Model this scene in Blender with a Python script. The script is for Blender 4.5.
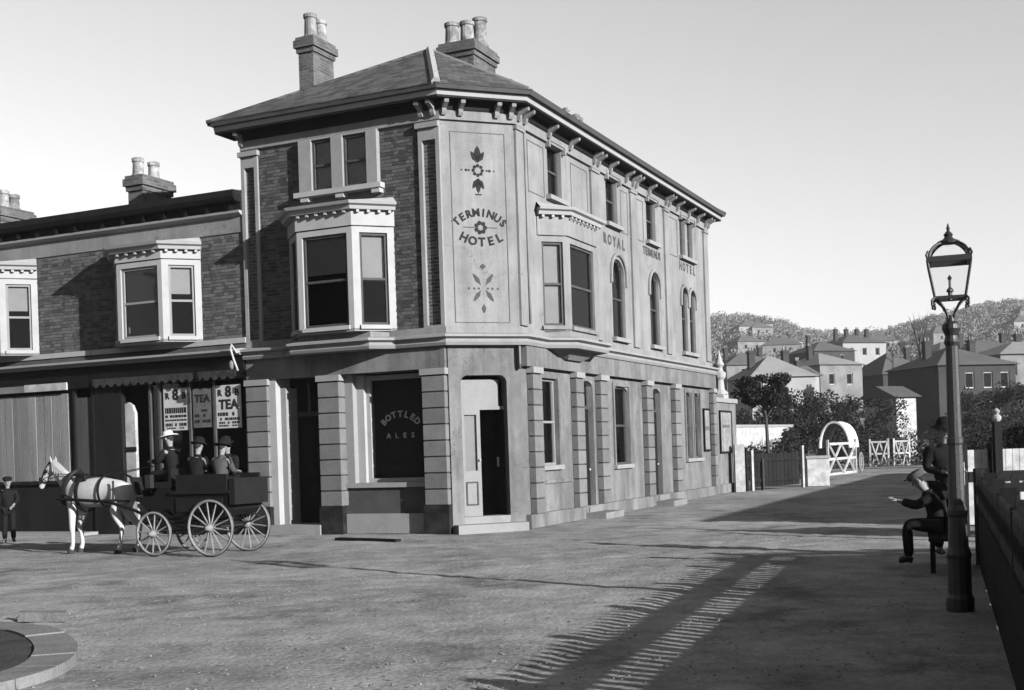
import bpy, bmesh, math, random
from mathutils import Vector, Matrix, noise
random.seed(7)
R_ = math.radians
sc = bpy.context.scene
for o in list(bpy.data.objects):
    bpy.data.objects.remove(o)
col = sc.collection

# ------------------------------------------------------------------ camera
EYE = 1.7
F_PX = 1203.15
ROLL = 1.8936
cd = bpy.data.cameras.new("camera")
cam = bpy.data.objects.new("camera", cd)
col.objects.link(cam)
cd.sensor_fit = 'HORIZONTAL'
cd.sensor_width = 36.0
cd.lens = 36.0 * F_PX / 1024.0
cd.shift_x = -3.45 / 1024.0
cd.shift_y = 104.4 / 1024.0
cd.clip_start = 0.05
cd.clip_end = 6000.0
cam.matrix_world = Matrix.Translation((0, 0, EYE)) @ Matrix.Rotation(R_(90), 4, 'X') @ Matrix.Rotation(R_(-ROLL), 4, 'Z')
sc.camera = cam

# ------------------------------------------------------------------ sky + sun
SUN_EL = 16.5
SUN_AZ = 46.5                       # towards +X, -Y (behind the right shoulder)
sd = Vector((math.sin(R_(SUN_AZ)) * math.cos(R_(SUN_EL)), -math.cos(R_(SUN_AZ)) * math.cos(R_(SUN_EL)), math.sin(R_(SUN_EL))))
w = bpy.data.worlds.new("World")
sc.world = w
w.use_nodes = True
nt = w.node_tree
sky = nt.nodes.new('ShaderNodeTexSky')
sky.sky_type = 'NISHITA'
sky.sun_disc = False
sky.sun_elevation = R_(SUN_EL)
sky.sun_rotation = R_(180 - SUN_AZ)
sky.dust_density = 0.0
sky.air_density = 1.0
sky.ozone_density = 1.0
sep = nt.nodes.new('ShaderNodeSeparateColor')      # old blue-sensitive plate: the sky in black and white
nt.links.new(sky.outputs[0], sep.inputs[0])
gb = nt.nodes.new('ShaderNodeMix')
gb.data_type = 'FLOAT'
gb.inputs[0].default_value = 0.85
nt.links.new(sep.outputs[1], gb.inputs[2]); nt.links.new(sep.outputs[2], gb.inputs[3])
nt.links.new(gb.outputs[0], nt.nodes['Background'].inputs[0])
nt.nodes['Background'].inputs[1].default_value = 0.05
ld = bpy.data.lights.new("sun", 'SUN')
ld.energy = 5.0
ld.angle = R_(0.5)
ld.color = (1, 1, 1)
sun = bpy.data.objects.new("sun", ld)
col.objects.link(sun)
sun.rotation_euler = sd.to_track_quat('Z', 'Y').to_euler()
sun.location = (30, -30, 40)
sc.view_settings.view_transform = 'Standard'
sc.view_settings.look = 'None'
sc.view_settings.gamma = 1.0
sc.view_settings.use_curve_mapping = False
sc.view_settings.exposure = 1.72
sc.cycles.max_bounces = 6
sc.cycles.transparent_max_bounces = 12
sc.cycles.volume_bounces = 0
sc.cycles.use_denoising = True

# ------------------------------------------------------------------ frames of the hotel block
TH = 0.42944
uR = Vector((math.sin(TH), math.cos(TH)))
nR = Vector((math.cos(TH), -math.sin(TH)))
uL = Vector((-math.cos(TH), math.sin(TH)))
nL = Vector((-math.sin(TH), -math.cos(TH)))
kk = (uR - uL).normalized()
nk = (nR + nL).normalized()
C1 = Vector((-1.3486, 24.9883))
CH = 1.139
O = C1 - CH * uL
C2 = O + CH * uR
SL, SR = 5.05, 15.12

class Fr:
    """a wall frame: s along the wall, n outwards, z up"""
    def __init__(s, o, u, n):
        s.o, s.u, s.n = Vector(o), Vector(u), Vector(n)
        s.flip = (s.u.x * -s.n.y + s.u.y * s.n.x) < 0
    def p(f, s, n, z):
        q = f.o + f.u * s + f.n * n
        return Vector((q.x, q.y, z))
    def ang(f):
        return math.atan2(f.u.y, f.u.x)
FL = Fr(C1, uL, nL)
FR = Fr(C2, uR, nR)
FK = Fr(C1, kk, nk)
FB = Fr(O, uL, uR)                 # block frame: s along the left facade, n into the block (along the right facade)
FW = Fr((0, 0), (1, 0), (0, 1))

# ------------------------------------------------------------------ materials (a monochrome place: greys only)
MT = {}
ALB = .73
def nodes(name):
    m = bpy.data.materials.new(name)
    m.use_nodes = True
    t = m.node_tree
    b = t.nodes['Principled BSDF']
    return m, t, b
def N(t, kind, **kw):
    n = t.nodes.new(kind)
    for k, v in kw.items():
        setattr(n, k, v)
    return n
def mathn(t, op, a, b):
    n = N(t, 'ShaderNodeMath', operation=op)
    for i, v in enumerate((a, b)):
        if isinstance(v, (int, float)):
            n.inputs[i].default_value = v
        else:
            t.links.new(v, n.inputs[i])
    return n.outputs[0]
def ramp(t, fac, stops):
    r = N(t, 'ShaderNodeValToRGB')
    while len(r.color_ramp.elements) < len(stops):
        r.color_ramp.elements.new(0.5)
    for e, (p, v) in zip(r.color_ramp.elements, stops):
        e.position = p
        e.color = (v, v, v, 1)
    t.links.new(fac, r.inputs[0])
    return r.outputs[0]
def noise_out(t, scale, detail=4, rough=.6, stretch=None):
    g = N(t, 'ShaderNodeNewGeometry')
    vec = g.outputs['Position']
    if stretch:
        mp = N(t, 'ShaderNodeMapping')
        mp.inputs['Scale'].default_value = stretch
        t.links.new(vec, mp.inputs[0])
        vec = mp.outputs[0]
    n = N(t, 'ShaderNodeTexNoise')
    n.inputs['Scale'].default_value = scale
    n.inputs['Detail'].default_value = detail
    n.inputs['Roughness'].default_value = rough
    t.links.new(vec, n.inputs['Vector'])
    return n.outputs[0]
def bump(t, b, h, strength, dist=.02):
    bp = N(t, 'ShaderNodeBump')
    bp.inputs['Strength'].default_value = strength
    bp.inputs['Distance'].default_value = dist
    t.links.new(h, bp.inputs['Height'])
    t.links.new(bp.outputs[0], b.inputs['Normal'])
def mat(name, c, var=.18, s1=1.3, s2=28., bmp=.25, rough=.85, stretch=None, spec=.05, blotch=None, island=0.):
    if name in MT:
        return MT[name]
    c *= ALB
    m, t, b = nodes(name)
    a = noise_out(t, s1, 5, .65, stretch)
    f = noise_out(t, s2, 3, .7)
    mix = mathn(t, 'ADD', mathn(t, 'MULTIPLY', a, .6), mathn(t, 'MULTIPLY', f, .4))
    v = ramp(t, mix, [(.3, c * (1 - 1.6 * var)), (.5, c), (.72, c * (1 + var))])
    if blotch:
        bl = ramp(t, noise_out(t, blotch[0], 6, .7, blotch[2] if len(blotch) > 2 else None), [(.44, blotch[1]), (.6, 1.)])
        mx = N(t, 'ShaderNodeMix', data_type='RGBA', blend_type='MULTIPLY')
        mx.inputs[0].default_value = 1
        t.links.new(v, mx.inputs[6]); t.links.new(bl, mx.inputs[7])
        v = mx.outputs[2]
    if island:
        g = N(t, 'ShaderNodeNewGeometry')
        ob = N(t, 'ShaderNodeObjectInfo')
        rr = mathn(t, 'FRACT', mathn(t, 'ADD', g.outputs['Random Per Island'], ob.outputs['Random']), 0)
        sc_ = ramp(t, rr, [(0, 1 - island), (1, 1 + island)])
        mx = N(t, 'ShaderNodeMix', data_type='RGBA', blend_type='MULTIPLY')
        mx.inputs[0].default_value = 1
        t.links.new(v, mx.inputs[6]); t.links.new(sc_, mx.inputs[7])
        v = mx.outputs[2]
    t.links.new(v, b.inputs['Base Color'])
    b.inputs['Roughness'].default_value = rough
    b.inputs['Specular IOR Level'].default_value = spec
    if bmp:
        bump(t, b, f, bmp)
    MT[name] = m
    return m
def brick_mat(name, c1, c2, mortar, bw=.225, bh=.075, mortar_size=.012, squash=False, bmp=.7):
    c1, c2, mortar = c1 * ALB, c2 * ALB, mortar * ALB
    m, t, b = nodes(name)
    g = N(t, 'ShaderNodeNewGeometry')
    d = N(t, 'ShaderNodeVectorMath', operation='DOT_PRODUCT')
    q = uL + uR
    d.inputs[1].default_value = (q.x, q.y, 0)
    t.links.new(g.outputs['Position'], d.inputs[0])
    sp = N(t, 'ShaderNodeSeparateXYZ')
    t.links.new(g.outputs['Position'], sp.inputs[0])
    cb = N(t, 'ShaderNodeCombineXYZ')
    t.links.new(d.outputs['Value'], cb.inputs[0]); t.links.new(sp.outputs[2], cb.inputs[1])
    br = N(t, 'ShaderNodeTexBrick')
    t.links.new(cb.outputs[0], br.inputs['Vector'])
    br.inputs['Scale'].default_value = 1
    br.inputs['Brick Width'].default_value = bw
    br.inputs['Row Height'].default_value = bh
    br.inputs['Mortar Size'].default_value = mortar_size
    br.inputs['Mortar Smooth'].default_value = .2
    br.inputs['Bias'].default_value = 0
    br.inputs['Color1'].default_value = (c1, c1, c1, 1)
    br.inputs['Color2'].default_value = (c2, c2, c2, 1)
    br.inputs['Mortar'].default_value = (mortar, mortar, mortar, 1)
    nz = ramp(t, noise_out(t, 2.2, 6, .7), [(.3, .65), (.7, 1.3)])
    mx = N(t, 'ShaderNodeMix', data_type='RGBA', blend_type='MULTIPLY')
    mx.inputs[0].default_value = 1
    t.links.new(br.outputs['Color'], mx.inputs[6]); t.links.new(nz, mx.inputs[7])
    t.links.new(mx.outputs[2], b.inputs['Base Color'])
    b.inputs['Roughness'].default_value = .9
    b.inputs['Specular IOR Level'].default_value = .05
    h = mathn(t, 'SUBTRACT', mathn(t, 'MULTIPLY', noise_out(t, 30, 3), .5), br.outputs['Fac'])
    bump(t, b, h, bmp, .012)
    MT[name] = m
    return m
def slate_mat(name, c):
    m = brick_mat(name, c * .6, c * 1.5, c * .4, .28, .12, .012, bmp=1.)
    return m

stucco = mat('stucco', .182, .20, 1.3, 42, .45, .9, blotch=(1.5, .85, (1, 1, .30)))
def weather(m, amt=.84, crack=True):
    """rain streaks and hairline cracks"""
    t = m.node_tree; b = t.nodes['Principled BSDF']
    src = b.inputs['Base Color'].links[0].from_socket
    k = ramp(t, noise_out(t, 5.5, 4, .6, (1, 1, .05)), [(.36, amt), (.52, 1.)])
    mx = N(t, 'ShaderNodeMix', data_type='RGBA', blend_type='MULTIPLY'); mx.inputs[0].default_value = 1
    t.links.new(src, mx.inputs[6]); t.links.new(k, mx.inputs[7]); src = mx.outputs[2]
    if crack:
        g = N(t, 'ShaderNodeNewGeometry')
        nn = N(t, 'ShaderNodeTexNoise'); nn.inputs['Scale'].default_value = 2.2; nn.inputs['Detail'].default_value = 6
        t.links.new(g.outputs['Position'], nn.inputs['Vector'])
        va = N(t, 'ShaderNodeVectorMath', operation='MULTIPLY_ADD'); va.inputs[1].default_value = (.9, .9, .9)
        t.links.new(nn.outputs['Color'], va.inputs[0]); t.links.new(g.outputs['Position'], va.inputs[2])
        vo = N(t, 'ShaderNodeTexVoronoi', feature='DISTANCE_TO_EDGE'); vo.inputs['Scale'].default_value = .55
        t.links.new(va.outputs[0], vo.inputs['Vector'])
        ln = ramp(t, vo.outputs['Distance'], [(.0, 0.), (.007, 1.)])
        ms = ramp(t, noise_out(t, .45, 3), [(.50, 1.), (.56, 0.)])
        cr = mathn(t, 'MAXIMUM', ln, ms)
        cr = ramp(t, cr, [(0, .62), (1, 1.)])
        mx = N(t, 'ShaderNodeMix', data_type='RGBA', blend_type='MULTIPLY'); mx.inputs[0].default_value = 1
        t.links.new(src, mx.inputs[6]); t.links.new(cr, mx.inputs[7]); src = mx.outputs[2]
    t.links.new(src, b.inputs['Base Color'])
weather(stucco, .89)
stucco_low = mat('stucco_ground_floor', .142, .26, 1.3, 42, .45, .9, blotch=(1.3, .72, (1, 1, .4)))
weather(stucco_low, .8)
board_m = mat('notice_paper', .19, .2, 5, 40, .1, .9, blotch=(4, .7))
stone = mat('stone', .19, .14, 2.0, 30, .3, .9)
white_trim = mat('white_trim', .26, .10, 2.5, 30, .15, .7)
quoin_m = mat('quoin_render', .115, .18, 3.0, 26, .35, .9, island=.14)
brick_m = brick_mat('brick', .038, .085, .12)
brick_terr = brick_mat('brick_terrace', .05, .10, .13)
brick_dark = brick_mat('brick_chimney', .05, .095, .10)
pot_m = mat('chimney_pot', .22, .35, 3, 20, .3, island=.3, blotch=(4, .5))
slate = slate_mat('slate', .055)
lead = mat('lead', .26, .2, 3, 20, .2, .6)
dark_wood = mat('dark_wood', .011, .35, 2.5, 40, .3, .6, stretch=(1, 1, .2))
black_paint = mat('black_paint', .007, .3, 3, 40, .1, .55, spec=.06)
interior_m = mat('interior', .012, .3, 2, 10, 0, .95)  # near-black, the darkness of unlit rooms put into the colour
blind_m = mat('blind', .30, .10, 2, 30, .05, .9)
blind_grey = mat('blind_grey', .11, .12, 2, 30, .05, .9)
curtain = mat('curtain', .2, .3, 9, 30, .2, .9, stretch=(4, 4, .3))
frame_dark = mat('frame_dark', .05, .25, 3, 30, .1, .6)
frame_pale = mat('frame_pale', .17, .12, 3, 30, .1, .6)
plank_m = mat('plank', .14, .3, 1.6, 22, .4, .85, stretch=(3, 3, .25), island=.25)
letter_m = mat('letter_paint', .016, .3, 5, 40, .05, .7)
letter_faded = mat('letter_faded', .05, .25, 5, 40, .05, .8)
gilt = mat('gilt_letter', .3, .3, 8, 40, .05, .5)
paper = mat('paper', .33, .15, 5, 40, .1, .9)
paper_old = mat('paper_old', .08, .3, 5, 40, .1, .9)
iron = mat('cast_iron', .016, .3, 6, 50, .2, .45, spec=.3)
white_paint = mat('white_paint', .33, .15, 3, 30, .2, .7, blotch=(3, .75))
creosote = mat('creosote', .012, .35, 2.5, 40, .3, .8, stretch=(1, 1, .3))
kerb_m = mat('kerb_stone', .145, .25, 3, 30, .5, .9, island=.04)
soil = mat('soil', .05, .35, 3, 25, .8, .95)
leaf_m = mat('leaf', .018, .4, 2, 12, .1, .8, island=.5)  # shade over the trees and hedges beyond put into this near-black tone
leaf_far_hazed = mat('leaf_far_hazed', .13, .3, .3, 4, .1, .9, island=.22)  # hillside leaves lightened, so part of the distant haze sits in their colour
bark = mat('bark', .05, .3, 4, 25, .6, .95, stretch=(1, 1, .3))
horse_m = mat('horse_coat', .34, .16, 3, 40, .1, .7)
mane_m = mat('horse_mane', .22, .25, 8, 40, .3, .8)
hoof_m = mat('hoof', .03, .2, 8, 40, .1, .6)
leather = mat('leather', .009, .3, 6, 40, .2, .55, spec=.12)
rim_m = mat('wheel_rim', .16, .25, 6, 40, .2, .6)
skin_m = mat('skin', .17, .06, 6, 30, .02, .6)
cloth_dark = mat('cloth_dark', .009, .3, 6, 60, .2, .95)
cloth_mid = mat('cloth_mid', .05, .25, 6, 60, .2, .95)
cloth_pale = mat('cloth_pale', .38, .12, 6, 60, .2, .95)
hair_m = mat('hair', .02, .3, 10, 60, .3, .7)
canvas = mat('canvas', .40, .12, 2, 30, .2, .9)

def glass_mat():
    m, t, b = nodes('window_glass')
    t.nodes.remove(b)
    tr = N(t, 'ShaderNodeBsdfTransparent')
    tr.inputs[0].default_value = (.82, .82, .82, 1)
    gl = N(t, 'ShaderNodeBsdfGlossy')
    gl.inputs['Roughness'].default_value = .03
    gl.inputs['Color'].default_value = (.7, .7, .7, 1)
    fr = N(t, 'ShaderNodeFresnel')
    fr.inputs[0].default_value = 1.28
    bp = N(t, 'ShaderNodeBump')
    bp.inputs['Strength'].default_value = .15
    bp.inputs['Distance'].default_value = .02
    t.links.new(noise_out(t, 1.6, 1), bp.inputs['Height'])
    t.links.new(bp.outputs[0], gl.inputs['Normal'])
    mx = N(t, 'ShaderNodeMixShader')
    t.links.new(fr.outputs[0], mx.inputs[0])
    t.links.new(tr.outputs[0], mx.inputs[1]); t.links.new(gl.outputs[0], mx.inputs[2])
    t.links.new(mx.outputs[0], t.nodes['Material Output'].inputs[0])
    return m
glass = glass_mat()

# ------------------------------------------------------------------ mesh builder
LLOC = {}                           # the same inside a thing built in its own space
WLOC = {}                           # world location of every parent (parents are never rotated unless built locally)
def tag(o, label=None, cat=None, group=None, kind=None):
    if label: o['label'] = label
    if cat: o['category'] = cat
    if group: o['group'] = group
    if kind: o['kind'] = kind
    return o
def empty(name, loc, label=None, cat=None, group=None, rz=0):
    o = bpy.data.objects.new(name, None)
    o.empty_display_size = .2
    o.location = loc
    o.rotation_euler.z = rz
    col.objects.link(o)
    WLOC[o.name] = Vector(loc)
    return tag(o, label, cat, group)
class MB:
    def __init__(s):
        s.v, s.f = [], []
    def add(s, vs, fs):
        k = len(s.v)
        s.v += [Vector(q) for q in vs]
        s.f += [tuple(k + i for i in f) for f in fs]
        return s
    def hexa(s, P):                 # 8 points: bottom ring then top ring
        return s.add(P, [(3, 2, 1, 0), (4, 5, 6, 7), (0, 1, 5, 4), (1, 2, 6, 5), (2, 3, 7, 6), (3, 0, 4, 7)])
    def box(s, F, s0, s1, n0, n1, z0, z1):
        return s.hexa([F.p(a, b, c) for c in (z0, z1) for a, b in ((s0, n0), (s1, n0), (s1, n1), (s0, n1))])
    def prism(s, ring, z0, z1):     # 2D ring
        n = len(ring)
        s.add([(q[0], q[1], z0) for q in ring] + [(q[0], q[1], z1) for q in ring],
              [tuple(range(n))[::-1], tuple(range(n, 2 * n))] + [(i, (i + 1) % n, n + (i + 1) % n, n + i) for i in range(n)])
        return s
    def extr(s, F, poly, n0, n1):   # polygon in (s,z) extruded along n
        n = len(poly)
        s.add([F.p(a, n0, z) for a, z in poly] + [F.p(a, n1, z) for a, z in poly],
              [tuple(range(n))[::-1], tuple(range(n, 2 * n))] + [(i, (i + 1) % n, n + (i + 1) % n, n + i) for i in range(n)])
        return s
    def tube(s, pts, r, seg=8, cap=True):
        pts = [Vector(p) for p in pts]
        rs = r if isinstance(r, (list, tuple)) else [r] * len(pts)
        rings = []
        up = None
        for i, p in enumerate(pts):
            d = (pts[min(i + 1, len(pts) - 1)] - pts[max(i - 1, 0)]).normalized()
            if up is None:
                up = d.orthogonal().normalized()
            up = (up - d * up.dot(d))
            if up.length < 1e-4: up = d.orthogonal()
            up.normalize()
            b = d.cross(up)
            rings.append([p + (up * math.cos(a) + b * math.sin(a)) * rs[i] for a in [2 * math.pi * j / seg for j in range(seg)]])
        vs = [q for r_ in rings for q in r_]
        fs = []
        for i in range(len(pts) - 1):
            for j in range(seg):
                a, b = i * seg + j, i * seg + (j + 1) % seg
                fs.append((a, b, b + seg, a + seg))
        if cap:
            fs += [tuple(range(seg))[::-1], tuple(range(len(vs) - seg, len(vs)))]
        return s.add(vs, fs)
    def lathe(s, c, prof, seg=16):  # profile (r,z) about vertical axis at c
        c = Vector(c)
        vs = [c + Vector((r * math.cos(a), r * math.sin(a), z)) for r, z in prof for a in [2 * math.pi * j / seg for j in range(seg)]]
        fs = []
        for i in range(len(prof) - 1):
            for j in range(seg):
                a, b = i * seg + j, i * seg + (j + 1) % seg
                fs.append((a, b, b + seg, a + seg))
        fs += [tuple(range(seg))[::-1], tuple(range(len(vs) - seg, len(vs)))]
        return s.add(vs, fs)
    def torus(s, c, ax, R, r, seg=40, sg=8):
        ax = Vector(ax).normalized(); a0 = ax.orthogonal().normalized(); b0 = ax.cross(a0)
        vs, fs = [], []
        for i in range(seg):
            t = 2 * math.pi * i / seg
            d = a0 * math.cos(t) + b0 * math.sin(t)
            for j in range(sg):
                q = 2 * math.pi * j / sg
                vs.append(Vector(c) + d * (R + r * math.cos(q)) + ax * r * math.sin(q))
        for i in range(seg):
            for j in range(sg):
                fs.append((i * sg + j, ((i + 1) % seg) * sg + j, ((i + 1) % seg) * sg + (j + 1) % sg, i * sg + (j + 1) % sg))
        return s.add(vs, fs)
    def wall(s, F, s0, s1, z0, z1, holes, n1, th):
        """slab with rectangular holes (a,b,c,d)"""
        ss = sorted({s0, s1} | {x for h in holes for x in h[:2] if s0 < x < s1})
        zz = sorted({z0, z1} | {x for h in holes for x in h[2:4] if z0 < x < z1})
        def solid(i, j):
            if not (0 <= i < len(ss) - 1 and 0 <= j < len(zz) - 1): return False
            a, b = (ss[i] + ss[i + 1]) / 2, (zz[j] + zz[j + 1]) / 2
            return not any(h[0] < a < h[1] and h[2] < b < h[3] for h in holes)
        for i in range(len(ss) - 1):
            for j in range(len(zz) - 1):
                if not solid(i, j): continue
                a, b, c, d = ss[i], ss[i + 1], zz[j], zz[j + 1]
                for n in (n1, n1 - th):
                    s.add([F.p(a, n, c), F.p(b, n, c), F.p(b, n, d), F.p(a, n, d)], [(0, 1, 2, 3)])
                for di, dj, e in ((-1, 0, (a, c, a, d)), (1, 0, (b, c, b, d)), (0, -1, (a, c, b, c)), (0, 1, (a, d, b, d))):
                    if not solid(i + di, j + dj):
                        s.add([F.p(e[0], n1, e[1]), F.p(e[2], n1, e[3]), F.p(e[2], n1 - th, e[3]), F.p(e[0], n1 - th, e[1])], [(0, 1, 2, 3)])
        return s
    def moulding(s, path, prof):
        """sweep a profile [(offset,z)...] (closed loop) along an open 2D path, offsets to the right-hand side"""
        path = [Vector(p) for p in path]
        dirs = [(path[i + 1] - path[i]).normalized() for i in range(len(path) - 1)]
        nn = [Vector((d.y, -d.x)) for d in dirs]
        mit = []
        for i in range(len(path)):
            if i == 0: mit.append(nn[0])
            elif i == len(path) - 1: mit.append(nn[-1])
            else:
                m = nn[i - 1] + nn[i]
                mit.append(m / (1 + nn[i - 1].dot(nn[i])))
        k = len(prof)
        vs = [(path[i].x + mit[i].x * o_, path[i].y + mit[i].y * o_, z) for i in range(len(path)) for o_, z in prof]
        fs = []
        for i in range(len(path) - 1):
            for j in range(k):
                a, b = i * k + j, i * k + (j + 1) % k
                fs.append((a, b, b + k, a + k))
        fs += [tuple(range(k)), tuple(range((len(path) - 1) * k, len(path) * k))[::-1]]
        return s.add(vs, fs)
    def mesh(s, name, m, smooth=False, origin=None):
        me = bpy.data.meshes.new(name)
        o_ = origin or Vector((0, 0, 0))
        me.from_pydata([v - o_ for v in s.v], [], s.f)
        bm = bmesh.new(); bm.from_mesh(me)
        bmesh.ops.recalc_face_normals(bm, faces=bm.faces[:])
        bm.to_mesh(me); bm.free()
        if smooth:
            me.polygons.foreach_set('use_smooth', [True] * len(me.polygons))
        if m: me.materials.append(m)
        return me
    def build(s, name, m, parent=None, local=False, smooth=False, label=None, cat=None, group=None, kind=None):
        """one object; world coordinates unless local (then in the parent's space)"""
        xs = [v.x for v in s.v]; ys = [v.y for v in s.v]; zs = [v.z for v in s.v]
        og = Vector(((min(xs) + max(xs)) / 2, (min(ys) + max(ys)) / 2, min(zs)))
        me = s.mesh(name, m, smooth, og)
        o = bpy.data.objects.new(name, me)
        col.objects.link(o)
        if parent is not None:
            o.parent = parent
            if local:
                o.location = og - LLOC.get(parent.name, Vector((0, 0, 0)))
                LLOC[o.name] = og
            else:
                o.location = og - WLOC[parent.name]
                WLOC[o.name] = og
        else:
            o.location = og
            WLOC[o.name] = og
        return tag(o, label, cat, group, kind)
def child(name, me, parent, loc, rz=0, world=True, rot=None):
    o = bpy.data.objects.new(name, me)
    col.objects.link(o)
    o.parent = parent
    o.location = (Vector(loc) - WLOC[parent.name]) if world else loc
    if rot is not None: o.rotation_euler = rot
    else: o.rotation_euler.z = rz
    WLOC[o.name] = Vector(loc)
    return o
def copy_tree(o, parent=None):
    c = o.copy()
    col.objects.link(c)
    c.parent = parent
    for ch in o.children:
        copy_tree(ch, c)
    return c
def box_mesh(name, sx, sy, sz, m, bev=0):
    b = MB().hexa([(x * sx / 2, y * sy / 2, z * sz) for z in (0, 1) for x, y in ((-1, -1), (1, -1), (1, 1), (-1, 1))])
    me = b.mesh(name, m)
    if bev:
        bm = bmesh.new(); bm.from_mesh(me)
        bmesh.ops.bevel(bm, geom=bm.edges[:], offset=bev, segments=1, affect='EDGES')
        bm.to_mesh(me); bm.free()
    return me
def text_mesh(txt, size, m, depth=.006):
    cu = bpy.data.curves.new('text', 'FONT')
    cu.body = txt; cu.size = size; cu.align_x = 'CENTER'; cu.align_y = 'CENTER'
    cu.extrude = depth / 2; cu.resolution_u = 2; cu.offset = size * .038
    ob = bpy.data.objects.new('text', cu)
    col.objects.link(ob)
    bpy.context.view_layer.update()
    me = bpy.data.meshes.new_from_object(ob.evaluated_get(bpy.context.evaluated_depsgraph_get()))
    bpy.data.objects.remove(ob)
    me.materials.clear(); me.materials.append(m)
    return me
def put_text(txt, F, s, n, z, size, m, parent, name='letter', tilt=0., sx=1., rev=False):
    """flat lettering on a wall, read from outside"""
    u = -F.u if F.flip != rev else F.u
    o = bpy.data.objects.new(name, text_mesh(txt, size, m))
    col.objects.link(o)
    o.parent = parent
    r = Matrix(((u.x, 0, u.y), (u.y, 0, -u.x), (0, 1, 0))).to_4x4() @ Matrix.Rotation(tilt, 4, 'Z') @ Matrix.Diagonal((sx, 1, 1, 1))
    lp = F.p(s, n, z) - WLOC[parent.name]
    o.matrix_basis = Matrix.Translation(lp) @ r
    return o

# ------------------------------------------------------------------ ground, one sheet rising into the far hill
def smooth_(a, b, x):
    t = min(1, max(0, (x - a) / (b - a)))
    return t * t * (3 - 2 * t)
def terrain(x, y):
    t = max(0., y - 72.)
    h = .068 * min(t, 260) * smooth_(0, 60, t)
    if y > 250:
        k = smooth_(250, 640, y)
        az = x / max(y, 1)
        sk = 53 + 8 * math.exp(-((az - .185) / .05) ** 2) + 10 * smooth_(.3, .42, az) - 4 * math.exp(-((az - .28) / .05) ** 2)
        h = h + (sk - h) * k
        h += 3.5 * k * noise.noise(Vector((x * .01, y * .01, 0)))
    return h
def lines(a, b, c, d, fine, coarse):
    out = []
    q = b
    while q < c: out.append(q); q += fine
    st = fine; q = b
    while q > a: st = min(st * 1.35, coarse); q -= st; out.append(q)
    st = fine; q = c
    while q < d: out.append(q); st = min(st * 1.35, coarse); q += st
    out.append(q)
    return sorted(out)
TRK = []
_r = random.Random(31)
for i in range(9):                       # wheel tracks, in pairs: along the side road, across the front, and turning
    if i % 3 == 0: a, d = Vector((_r.uniform(-1, 4), 8)), Vector((.38 + _r.uniform(-.05, .05), .92))
    elif i % 3 == 1: a, d = Vector((6, _r.uniform(9, 19))), Vector((-.93, .36 + _r.uniform(-.08, .08)))
    else: a, d = Vector((-7, _r.uniform(10, 17))), Vector((.75, .66 + _r.uniform(-.2, .2)))
    d.normalize(); TRK.append((a, d, Vector((d.y, -d.x)), _r.uniform(-.012, .012)))
def rut(x, y):
    z = 0
    for a, d, n, cv in TRK:
        r = Vector((x, y)) - a
        t = r.dot(d); q = r.dot(n) + cv * t * t * .6 + .12 * noise.noise(Vector((t * .3, a.x, a.y)))
        for o_ in (-.55, .55):
            e = (q - o_) / .11
            if abs(e) < 3: z += (-.016 * math.exp(-e * e) + .006 * math.exp(-(abs(e) - 1.7) ** 2 * 2)) * (.45 + .75 * noise.noise(Vector((t * .45, a.y, o_))))
    return z
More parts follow.
